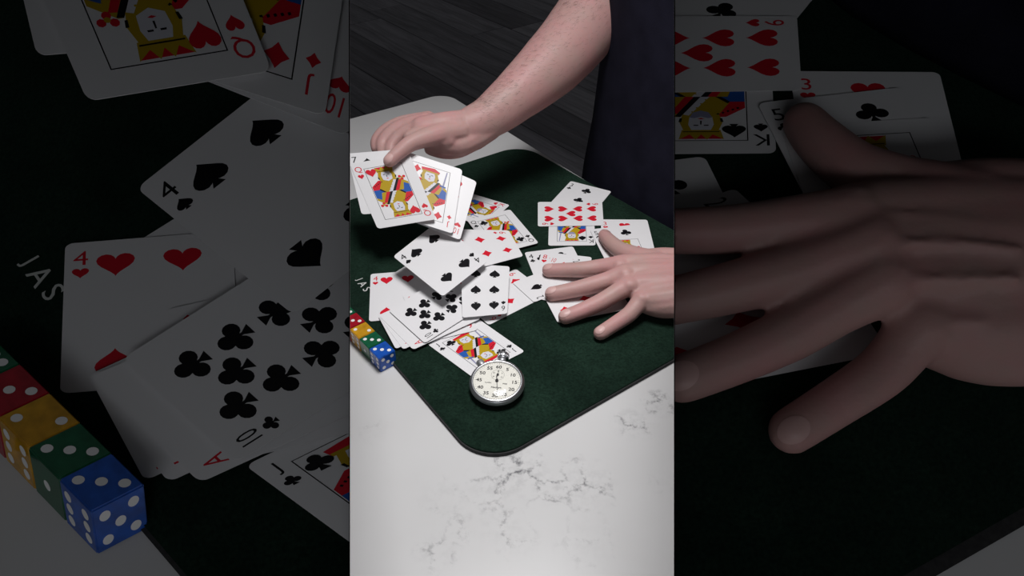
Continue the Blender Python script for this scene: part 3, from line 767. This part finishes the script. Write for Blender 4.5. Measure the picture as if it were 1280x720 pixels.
for ch, wpos, bpos in LETTERS:
    xd = (BX * 0.66 - BY * 0.75).normalized(); yd = (BX * 0.80 + BY * 0.60).normalized()
    letter(ch, on_board(bpos), xd, yd, BN, 0.0135, BOARD_MATS['L'])

# ------------------------------------------------------------------ playing cards
CENTRE_LABELS = {
 '3c': 'three of clubs lying farthest back on the mat beside the navy shirt', 'Ks': 'king of spades half under the nine of hearts on the bright mat',
 '3h': 'three of hearts at the right of the bright mat, under a five of clubs', '9h': 'nine of hearts lying crosswise on the bright mat beneath the three of clubs',
 '5c': 'five of clubs partly under the thumb of the flat hand', 'Qr': 'red court card mostly hidden under the thumb of the flat hand',
 '4c': 'four of clubs at the bottom of the fan beneath the flat hand', '8h': 'eight of hearts in the fan beneath the index finger of the flat hand',
 '10d': 'ten of diamonds in the fan touching the index finger of the flat hand', '6d': 'six of diamonds with its corner pointing down, left of the flat hand',
 '2s': 'two of spades under the index and middle fingers of the flat hand', '5d': 'diamond card under the ring finger of the flat hand',
 'Kh': 'king of hearts sticking out behind the queen of clubs on the mat', 'Qc': 'queen of clubs on the mat below the held packet',
 '8x': 'white card showing one corner behind the four of hearts', '4h': 'four of hearts at the left of the bright mat',
 '6h': 'red heart card between the four of hearts and the club packet', 'K2': 'lowest card of the bright club packet, a red king index showing',
 'J2': 'second lowest card of the bright club packet, red index showing', 'E2': 'ace of diamonds just beneath the ten of clubs on the bright mat',
 '10c': 'ten of clubs topping the packet at the left of the bright mat', 'Jc': 'jack of clubs lying under the stopwatch crown',
 'A4': 'falling card with red pips at the right edge of the club packet', 'A3': 'falling spade card just above the six of diamonds',
 'A2': 'falling six of diamonds in front of the queen of clubs', 'A1': 'falling four of spades above the club packet',
 'P3': 'rightmost card of the packet held in the raised hand', 'P2': 'jack of diamonds second from right in the packet held in the raised hand',
 'P0': 'spade card at the left back of the packet held in the raised hand', 'P1': 'red queen on the front of the packet held under the thumb'}
for key, r, s, cs in CENTRE_CARDS:
    build_card(key, r, s, cs, CENTRE_LABELS[key], 'playing cards on and above the bright mat')
LEFT_LABELS = {
 '4h': 'oversized dim four of hearts on the left board', '8x': 'oversized dim card with one corner behind the four of hearts on the left board',
 '6h': 'oversized dim heart card between four of hearts and clubs on the left board', 'K2': 'oversized dim king card lowest in the club packet on the left board',
 'J2': 'oversized dim card second lowest in the club packet on the left board', 'E2': 'oversized dim card just under the ten of clubs on the left board',
 '10c': 'oversized dim ten of clubs on the left board', 'Jc': 'oversized dim jack of clubs at the lower right of the left board',
 'A2': 'oversized dim diamond card at the right edge of the left board', 'A1': 'oversized dim spade card raised over the middle of the left board',
 'P3': 'oversized dim heart card at the top right of the left board', 'P2': 'oversized dim jack of diamonds near the top of the left board',
 'P0': 'oversized dim spade card at the top left of the left board', 'P1': 'oversized dim red queen hanging into the top of the left board', '6d':'oversized dim six of diamonds on the left board'}
for key, r, s, cs in LEFT_CARDS:
    build_card(key, r, s, [on_board(c) for c in cs], LEFT_LABELS[key], 'oversized cards on the left board', PLANES['L'], 0.0005, 0.00005)
RIGHT_LABELS = {
 '3c': 'oversized dim three of clubs at the top edge of the right board', 'Ks': 'oversized dim king of spades at the inner edge of the right board',
 '3h': 'oversized dim three of hearts on the right board', '9h': 'oversized dim nine of hearts at the top left of the right board',
 '5c': 'oversized dim five of clubs under the big thumb on the right board', 'Qr': 'oversized dim red court card behind the big thumb on the right board',
 '2s': 'oversized dim two of spades above the big index finger on the right board', '5d': 'oversized dim diamond card under the big ring finger on the right board',
 '4c': 'oversized dim four of clubs at the inner edge of the right board'}
for key, r, s, cs in RIGHT_CARDS:
    build_card(key, r, s, [on_board(c) for c in cs], RIGHT_LABELS[key], 'oversized cards on the right board', PLANES['R'], 0.0005, 0.00005)

# ------------------------------------------------------------------ dice
DICE_COL = [('blue', (0.012, 0.085, 0.42)), ('green', (0.008, 0.10, 0.045)), ('yellow', (0.55, 0.28, 0.015)), ('red', (0.34, 0.008, 0.02)), ('green', (0.008, 0.10, 0.045))]
DICE_MAT = {}
for n, c in DICE_COL:
    if n not in DICE_MAT:
        m = noise_mat('clear_%s_resin' % n, tuple(x * 0.8 for x in c), tuple(min(1, x * 1.25) for x in c), 90, 0.08, spec=0.5)
        m.node_tree.nodes['Principled BSDF'].inputs['Subsurface Weight'].default_value = 0.15
        m.node_tree.nodes['Principled BSDF'].inputs['Subsurface Scale'].default_value = 0.01
        DICE_MAT[n] = m
PIP_WHITE = mat('white_paint', (0.82, 0.82, 0.82), 0.4)
SPOTS = {1: [(0, 0)], 2: [(-1, 1), (1, -1)], 3: [(-1, 1), (0, 0), (1, -1)], 4: [(-1, -1), (-1, 1), (1, -1), (1, 1)],
         5: [(-1, -1), (-1, 1), (1, -1), (1, 1), (0, 0)], 6: [(-1, -1), (-1, 0), (-1, 1), (1, -1), (1, 0), (1, 1)]}
FACES = [(3, 5, 6), (3, 6, 1), (2, 3, 6), (3, 2, 1), (6, 5, 3)]       # top, front, left of each die
def build_die(i, to, origin, label, group):
    """to maps (x, y, z) in 0..1 of the die's edges to the world"""
    bm = box_bm(1, 1, 1, 0.03, 2)
    for v in bm.verts: v.co = to(v.co + Vector((.5, .5, .5))) - origin
    bmesh.ops.recalc_face_normals(bm, faces=bm.faces[:])
    die = link('die', bm_mesh(bm, 'die'), DICE_MAT[DICE_COL[i][0]], None, label, 'die', group)
    die.location = origin
    t, f, l = FACES[i]
    e = 0.003
    faces = [(t, lambda a, b: (a, b, 1 + e)), (f, lambda a, b: (a, -e, b)), (l, lambda a, b: (-e, a, b)), (7 - l, lambda a, b: (1 + e, a, b)), (7 - f, lambda a, b: (a, 1 + e, b))]
    for val, fn in faces:
        for (px, py) in SPOTS[val]:
            cx, cy = 0.5 + px * 0.27, 0.5 + py * 0.27
            bm = bmesh.new()
            bm.faces.new([bm.verts.new(to(Vector(fn(cx + 0.105 * math.cos(q * math.pi / 8), cy + 0.105 * math.sin(q * math.pi / 8)))) - origin) for q in range(16)])
            link('pip', bm_mesh(bm, 'pip'), PIP_WHITE, die)
PLACE = ['nearest die of the row', 'second die from the near end', 'middle die of the row', 'fourth die from the near end', 'farthest die of the row']
dx = Vector((math.cos(DICE_ANGLE), math.sin(DICE_ANGLE), 0)); dy = Vector((-dx.y, dx.x, 0)); DS = 0.0195
for i, c in enumerate(DICE):
    o = Vector(c)
    build_die(i, lambda p, o=o: o + dx * DS * (p[0] - .5) + dy * DS * (p[1] - .5) + Vector((0, 0, DS * p[2])), o,
              '%s translucent die, %s beside the bright mat' % (DICE_COL[i][0], PLACE[i]), 'dice beside the mat')
for i, (o0, ax, ay, az) in enumerate(BOARD_DICE):
    o0, ax, ay, az = Vector(o0), Vector(ax), Vector(ay), Vector(az)
    org = on_board(o0 + ax * .5 + ay * .5)
    build_die(i, lambda p: on_board(o0 + ax * p[0] + ay * p[1] + az * p[2]), org,
              'oversized dim %s die, %s on the left board' % (DICE_COL[i][0], PLACE[i]), 'oversized dice on the left board')

# ------------------------------------------------------------------ stopwatch
STEEL = mat('brushed_steel', (0.62, 0.63, 0.65), 0.3, 1.0)
DARK_STEEL = mat('steel_side', (0.5, 0.51, 0.53), 0.5, 0.9)
DIAL = mat('cream_dial', (0.70, 0.69, 0.63), 0.5)
PRINT = mat('dial_print', (0.012, 0.012, 0.014), 0.5)
def glass_mat():
    m = bpy.data.materials.new('watch_glass'); m.use_nodes = True
    nt = m.node_tree; nt.nodes.clear()
    out = nt.nodes.new('ShaderNodeOutputMaterial'); tr = nt.nodes.new('ShaderNodeBsdfTransparent'); gl = nt.nodes.new('ShaderNodeBsdfGlossy')
    gl.inputs['Roughness'].default_value = 0.048
    fr = nt.nodes.new('ShaderNodeFresnel'); fr.inputs['IOR'].default_value = 1.33
    mx = nt.nodes.new('ShaderNodeMixShader')
    nt.links.new(fr.outputs[0], mx.inputs[0]); nt.links.new(tr.outputs[0], mx.inputs[1]); nt.links.new(gl.outputs[0], mx.inputs[2]); nt.links.new(mx.outputs[0], out.inputs[0])
    return m
GLASS = glass_mat()
watch = empty('stopwatch', WATCH, 'round steel stopwatch with cream dial lying on the mat beside the jack of clubs', 'stopwatch')
watch.rotation_euler = (math.radians(7), 0, math.radians(-6))
mm = 0.001
def wpart(name, bm, m, smooth=True, parent=watch): return link(name, bm_mesh(bm, name, smooth), m, parent)
def sc(prof): return [(r * mm, z * mm) for r, z in prof]
wpart('case', lathe(sc([(0, -7.4), (14, -7.2), (21, -5.8), (25.5, -3), (27.2, 0.2), (27.3, 1.6), (26.6, 2.2), (25.8, 2.3), (25.8, 1.9), (0, 1.8)])), DARK_STEEL)
wpart('bezel', lathe(sc([(26.9, 1.5), (27.1, 2.1), (26.6, 3.6), (25.4, 4.8), (24.4, 5.2), (23.4, 5.1), (23.1, 4.4), (23.1, 3.2)])), STEEL)
dial = wpart('dial', lathe(sc([(0, 3.4), (23.3, 3.4), (23.3, 2.4), (0, 2.4)])), DIAL, False)
wpart('crystal', lathe(sc([(23.4, 4.9), (22.6, 5.7), (20, 6.5), (14, 7.4), (7, 7.9), (0, 8.1)]), 72), GLASS)
def flat(name, polys, m, z, parent=watch, th=0.12):
    bm = bmesh.new()
    for pts in polys: bm.faces.new([bm.verts.new((x * mm, y * mm, z * mm)) for x, y in pts])
    bm.normal_update()
    for f in bm.faces:
        if f.normal.z < 0: f.normal_flip()
    return wpart(name, bm, m, False, parent)
def text_at(name, s, cx, cy, h, z=3.48, squeeze=1.0, parent=watch):
    vs, fs, wd = glyph(s)
    e = h * 0.035                                   # a heavier stroke: the outline printed with a slight spread
    return flat(name, [[(cx + ex + vs[i][0] * h * squeeze, cy + ey + vs[i][1] * h) for i in f]
                       for ex, ey in ((-e, 0), (e, 0), (0, e), (0, -e)) for f in fs], PRINT, z, parent)
def rect_r(r0, r1, w, a):
    ca, sa = math.cos(a), math.sin(a)
    return [(x * ca - y * sa, x * sa + y * ca) for x, y in ((r0, -w), (r1, -w), (r1, w), (r0, w))]
for n in range(5, 65, 5):
    a = math.radians(90 - n * 6)
    text_at('numeral', str(n), 17.6 * math.cos(a), 17.6 * math.sin(a), 3.7, squeeze=1.12, parent=dial)
flat('second_marks', [rect_r(21.0 if k % 5 else 20.2, 22.4, 0.09 if k % 5 else 0.16, math.radians(k * 6)) for k in range(60)], PRINT, 3.46, dial)
flat('minute_ring', [[(r * math.cos(q), 7.6 + r * math.sin(q)) for r, q in ((6.3, a), (6.5, a), (6.5, b), (6.3, b))] for a, b in ((i * math.pi / 20, (i + 1) * math.pi / 20) for i in range(40))], PRINT, 3.46, dial)
for s, q in (('5', 30), ('10', -30), ('15', -90), ('20', -150), ('25', 150), ('30', 90)):
    text_at('small_numeral', s, 4.7 * math.cos(math.radians(q)), 7.6 + 4.7 * math.sin(math.radians(q)), 1.3, parent=dial)
text_at('dial_word', 'CLASSIC', -8.3, -2.6, 1.25, parent=dial); text_at('dial_word', 'stop', 8.2, -2.9, 1.9, parent=dial); text_at('dial_word', 'Hanhart', 0.3, -7.8, 2.1, parent=dial)
def hand_poly(L, tail, w, a):
    ca, sa = math.cos(a), math.sin(a)
    return [(x * ca - y * sa, x * sa + y * ca) for x, y in ((-tail, -w * 1.4), (0, -w), (L, -0.12), (L, 0.12), (0, w), (-tail, w * 1.4))]
sa_ = math.radians(-81)
flat('second_hand', [hand_poly(20.5, 6, 0.33, sa_)], PRINT, 4.4); wpart('hand_hub', lathe(sc([(0, 4.9), (1.5, 4.7), (1.6, 3.6), (0, 3.6)]), 24), PRINT)
flat('minute_hand', [[(x, y + 7.6) for x, y in hand_poly(5.4, 2, 0.35, math.radians(86))]], PRINT, 4.0)
bm = lathe(sc([(0, 3.6), (1.2, 3.6), (1.2, 4.3), (0, 4.4)]), 20); bmesh.ops.translate(bm, verts=bm.verts[:], vec=(0, 7.6 * mm, 0)); wpart('minute_hub', bm, PRINT)
def radial(name, prof, ang, m, n=28, parent=watch):
    bm = lathe(sc(prof), n)
    # lathe axis z -> pointing outward along the case edge
    M4 = Matrix.Rotation(math.radians(ang), 4, 'Z') @ Matrix.Rotation(math.radians(90), 4, 'Y')
    bmesh.ops.transform(bm, matrix=M4, verts=bm.verts[:])
    return wpart(name, bm, m, True, parent)
radial('stem', [(0, 25.5), (3.9, 25.5), (3.7, 30.5), (3.2, 31), (0, 31)], 86, DARK_STEEL)
crown = radial('crown', [(0, 31), (5.0, 31), (5.8, 31.8), (5.8, 36.5), (5.0, 37.6), (0, 38)], 86, STEEL)
for q in range(20):
    bm = box_bm(4.2 * mm, 0.5 * mm, 0.7 * mm)
    M4 = Matrix.Rotation(math.radians(86), 4, 'Z') @ Matrix.Translation((34.2 * mm, 0, 0)) @ Matrix.Rotation(q * math.pi / 10, 4, 'X') @ Matrix.Translation((0, 0, 5.8 * mm))
    bmesh.ops.transform(bm, matrix=M4, verts=bm.verts[:]); wpart('crown_rib', bm, STEEL, False, crown)
radial('pusher', [(0, 25.6), (3.9, 25.6), (4.1, 26.4), (4.1, 32.4), (3.3, 33.2), (0, 33.4)], 130, DARK_STEEL)

# ------------------------------------------------------------------ bodies
def chain_points(ch, step=0.3):
    """Catmull-Rom through the joints, balls close enough to fuse"""
    P = [Vector(c) for c in [list(x) for x in ch]]
    P = [Vector(c[:3]) for c in ch]; Rr = [c[3] for c in ch]
    out = []
    for i in range(len(P) - 1):
        p0 = P[max(i - 1, 0)]; p1 = P[i]; p2 = P[i + 1]; p3 = P[min(i + 2, len(P) - 1)]
        L = (p2 - p1).length
        rm = min(Rr[i], Rr[i + 1])
        n = max(2, int(L / (rm * (step if rm < 0.02 else 0.12))) + 1)
        for k in range(n):
            t = k / n
            q = 0.5 * ((2 * p1) + (p2 - p0) * t + (2 * p0 - 5 * p1 + 4 * p2 - p3) * t * t + (3 * p1 - p0 - 3 * p2 + p3) * t ** 3)
            out.append((q, Rr[i] * (1 - t) + Rr[i + 1] * t))
    out.append((P[-1], Rr[-1]))
    return out
ICO = {}
for lv in (2, 4):
    _ico = bmesh.new(); bmesh.ops.create_icosphere(_ico, subdivisions=lv, radius=1)
    ICO[lv] = ([v.co.copy() for v in _ico.verts], [tuple(v.index for v in f.verts) for f in _ico.faces]); _ico.free()
def blob(chains, voxel, smooth=6, name='body', flatten=None):
    V = []; Fc = []
    for ch in chains:
        for c, r in chain_points(ch):
            iv, jf = ICO[4 if r > 0.022 else 2]
            b = len(V); V.extend(c + v * r for v in iv); Fc.extend((a + b, d + b, e + b) for a, d, e in jf)
    me = py_mesh(name + '_raw', V, Fc)
    o = bpy.data.objects.new('raw', me); COL.objects.link(o)
    rm = o.modifiers.new('r', 'REMESH'); rm.mode = 'VOXEL'; rm.voxel_size = voxel; rm.use_smooth_shade = True
    sm = o.modifiers.new('s', 'SMOOTH'); sm.factor = 0.5; sm.iterations = smooth
    dg = bpy.context.evaluated_depsgraph_get()
    res = bpy.data.meshes.new_from_object(o.evaluated_get(dg))
    bpy.data.objects.remove(o); bpy.data.meshes.remove(me)
    res.name = name; res.materials.clear()
    for p in res.polygons: p.use_smooth = True
    return res
def bvh_of(me): return BVHTree.FromPolygons([v.co for v in me.vertices], [tuple(p.vertices) for p in me.polygons])
def nail(bvh, tip, nxt, up, w, l, name, parent, back=0.25, lift=0.0002):
    """a curved plate laid on a fingertip; tip and nxt are the last two joints"""
    d = (Vector(tip[:3]) - Vector(nxt[:3])).normalized(); r = tip[3]
    up = (up - d * up.dot(d)).normalized(); sd = d.cross(up)
    N = 8; V = []; idx = {}; Fc = []
    for i in range(N + 1):
        for j in range(N + 1):
            a = -1 + 2 * i / N; b = -1 + 2 * j / N
            x = a * math.sqrt(max(0, 1 - b * b / 2)); y = b * math.sqrt(max(0, 1 - a * a / 2))
            q = Vector(tip[:3]) + d * (r * back + y * l / 2) + sd * (x * w / 2) + up * r * 4
            hit = bvh.ray_cast(q, -up)
            if hit[0] is None: continue
            idx[i, j] = len(V); V.append(hit[0] + up * lift + hit[1] * lift)
    for i in range(N):
        for j in range(N):
            k = [(i, j), (i + 1, j), (i + 1, j + 1), (i, j + 1)]
            if all(c in idx for c in k): Fc.append([idx[c] for c in k])
    if Fc: return link(name, py_mesh(name, V, Fc, True), NAIL, parent)

ELBOW_R = ARM['arm'][-1]
TC = Vector((0.292, 0.925, 0)); td = Vector((0.588, -0.809, 0)); tn = Vector((0.809, 0.588, 0))
SH_R = TC - td * 0.19 + Vector((0, 0, 0.50)); SH_L = TC + td * 0.19 + Vector((0, 0, 0.50))
wl = HAND['m2'][-1]
torso = [[(*(TC + Vector((0, 0, -0.10))), 0.09), (*(TC + Vector((0, 0, 0.2))), 0.09), (*(TC + Vector((0, 0, 0.48))), 0.09)],
         [(*SH_L, 0.055), (*SH_R, 0.055)]]
arms = [[ELBOW_R, (*((Vector(ELBOW_R[:3]) + SH_R) / 2), 0.052), (*SH_R, 0.055)],
        [(wl[0], wl[1], wl[2], 0.024), (0.27, 0.625, 0.055, 0.028), (0.35, 0.63, 0.11, 0.04), (0.45, 0.64, 0.19, 0.047), (0.43, 0.70, 0.34, 0.05), (*SH_L, 0.055)]]
body_me = blob(list(HAND.values()) + list(ARM.values()) + arms + torso, 0.0016, 7, 'person')
body_bvh = bvh_of(body_me)
person = link('person', body_me, SKIN, None, 'person in a navy shirt dropping cards from one hand, other hand flat on mat', 'person')
UPZ = Vector((0, -0.15, 1))
for f, w, l in (('index', 0.0098, 0.0125), ('middle', 0.010, 0.0128), ('ring', 0.0098, 0.0122), ('pinky', 0.0085, 0.0105)):
    nail(body_bvh, HAND[f][0], HAND[f][1], UPZ, w, l, 'nail', person, 0.1)
nail(body_bvh, HAND['thumb'][0], HAND['thumb'][1], Vector((0.3, 0.5, 0.8)), 0.0105, 0.013, 'nail', person, 0.1)
nail(body_bvh, ARM['thumb'][0], ARM['thumb'][1], Vector((-0.1, -0.6, 0.75)), 0.010, 0.013, 'nail', person, 0.1)
# dark hairs along the raised forearm
hv = []; hf = []
A = [Vector(c[:3]) for c in ARM['arm']]
for k in range(1500):
    t = random.random() ** 0.8 * (len(A) - 1.6) + 0.25; i = int(t); c = A[i].lerp(A[i + 1], t - i); ax = (A[i + 1] - A[i]).normalized()
    dirn = Vector((random.gauss(-0.3, 0.6), random.gauss(-0.1, 0.6), random.gauss(0.6, 0.5))); dirn = (dirn - ax * dirn.dot(ax)).normalized()
    hit = body_bvh.ray_cast(c + dirn * 0.15, -dirn)
    if hit[0] is None or (hit[0] - c).length > 0.08: continue
    nrm = hit[1]; L = random.uniform(0.004, 0.009)
    g = (-ax * 0.75 + dirn.cross(ax) * random.gauss(0.4, 0.35)).normalized()
    p0 = hit[0] + nrm * 0.0001; p1 = p0 + (g * 0.9 + nrm * 0.18) * L * 0.55; p2 = p1 + (g + nrm * -0.02) * L * 0.5
    s = g.cross(nrm).normalized() * 0.00006
    b = len(hv); hv += [p0 - s, p0 + s, p1 + s * .8, p1 - s * .8, p2]; hf += [(b, b + 1, b + 2, b + 3), (b + 3, b + 2, b + 4)]
link('arm_hair', py_mesh('arm_hair', hv, hf), HAIR, person, kind='stuff')

# shirt
def shirt_mesh():
    bm = bmesh.new(); rings = []; N = 72
    prof = [(-0.16, 0.225, 0.135), (-0.13, 0.225, 0.138), (-0.02, 0.215, 0.134), (0.06, 0.205, 0.128), (0.16, 0.200, 0.124), (0.28, 0.205, 0.122), (0.40, 0.215, 0.12), (0.48, 0.21, 0.11), (0.54, 0.15, 0.085), (0.565, 0.07, 0.06)]
    for z, a, b in prof:
        ring = []
        for i in range(N):
            q = 2 * math.pi * i / N
            ex = 2 / 2.5
            x = a * math.copysign(abs(math.cos(q)) ** ex, math.cos(q)); y = b * math.copysign(abs(math.sin(q)) ** ex, math.sin(q))
            k = 1 + 0.012 * math.sin(7 * q + z * 9) * (0.4 + max(0, -z) * 3)
            p = TC + td * x * k + tn * y * k + Vector((0, 0, z))
            ring.append(bm.verts.new(p))
        rings.append(ring)
    for A, B in zip(rings, rings[1:]):
        for i in range(N): bm.faces.new((A[i], A[(i + 1) % N], B[(i + 1) % N], B[i]))
    bm.faces.new(rings[0][::-1]); bm.faces.new(rings[-1])
    return bm
link('shirt', bm_mesh(shirt_mesh(), 'shirt', True), SHIRT, person)
def sleeve(sh, el, name):
    e = Vector(el[:3]); v = e - sh
    return blob([[(*sh, 0.078), (*(sh + v * 0.25), 0.074), (*(sh + v * 0.42), 0.07)]], 0.005, 4, name)
link('sleeve', sleeve(SH_R, ELBOW_R, 'sleeve'), SHIRT, person)
link('sleeve', sleeve(SH_L, (0.43, 0.70, 0.30), 'sleeve'), SHIRT, person)
hip = TC + tn * 0.02
legs = [[(*(hip + td * s * 0.1 + Vector((0, 0, -0.12))), 0.10), (*(hip + td * s * 0.11 + Vector((0, 0, -0.40))), 0.075), (*(hip + td * s * 0.12 + Vector((0, 0, FLOOR_Z + 0.06))), 0.055)] for s in (-1, 1)]
link('trousers', blob(legs, 0.008, 6, 'trousers'), DENIM, person)
for s in (-1, 1):
    p = hip + td * s * 0.12 - tn * 0.05
    link('shoe', blob([[(p.x + tn.x * .09, p.y + tn.y * .09, FLOOR_Z + 0.045, 0.044), (p.x, p.y, FLOOR_Z + 0.042, 0.042), (p.x - tn.x * .12, p.y - tn.y * .12, FLOOR_Z + 0.034, 0.034)]], 0.006, 4, 'shoe'), BLACK, person)

# ------------------------------------------------------------------ oversized hand on the right board
bh_me = blob([[(*on_board(j[:3]), j[3]) for j in ch] for ch in BOARD_HAND.values()], 0.0024, 10, 'hand')
bb = bvh_of(bh_me)
bm = bmesh.new(); bm.from_mesh(bh_me); clip_bm(bm, PLANES['R'])
bmesh.ops.holes_fill(bm, edges=[e for e in bm.edges if e.is_boundary])
bhand = link('hand', bm_mesh(bm, 'hand', True), SKIN, None, 'oversized dim hand with spread fingers lying on the right board', 'hand')
for f, w, l in (('ring', 0.0098, 0.0122), ('pinky', 0.0085, 0.0105)):
    jt = [(*on_board(j[:3]), j[3]) for j in BOARD_HAND[f]]
    k = jt[0][3] / HAND[f][0][3]
    o = nail(bb, jt[0], jt[1], BN, w * k, l * k, 'nail', bhand, 0.1)
    if o:
        bm = bmesh.new(); bm.from_mesh(o.data)
        if clip_bm(bm, PLANES['R']): bm.to_mesh(o.data); bm.free()
        else: bpy.data.objects.remove(o)
# enlarged copy of the navy shirt, bulging over the right board's far corner
def shirt_copy_bm():
    base = [Vector(c[:2]) for c in SHIRT_COPY]
    cen = base[5] * 0.6 + base[6] * 0.4
    bm = bmesh.new(); rings = []
    for t, hgt in ((1.0, 0.0), (0.985, 0.010), (0.94, 0.022), (0.85, 0.036), (0.6, 0.05), (0.3, 0.056)):
        n = len(base); pts = []
        for i in range(n):
            for k in range(6):
                p = base[i].lerp(base[(i + 1) % n], k / 6)
                q = cen.lerp(p, t); w = 1 + 0.12 * math.sin(q.x * 60 + q.y * 45)
                pts.append(bm.verts.new(on_board((q.x, q.y, 0.0005 + hgt * w))))
        rings.append(pts)
    for A, B in zip(rings, rings[1:]):
        n = len(A)
        for i in range(n): bm.faces.new((A[i], A[(i + 1) % n], B[(i + 1) % n], B[i]))
    bm.faces.new(rings[-1]); bm.faces.new(rings[0][::-1])
    bmesh.ops.recalc_face_normals(bm, faces=bm.faces[:])
    return bm
link('cloth', bm_mesh(shirt_copy_bm(), 'cloth', True), SHIRT, None, 'enlarged copy of the navy shirt on the far corner of the right board', 'cloth')
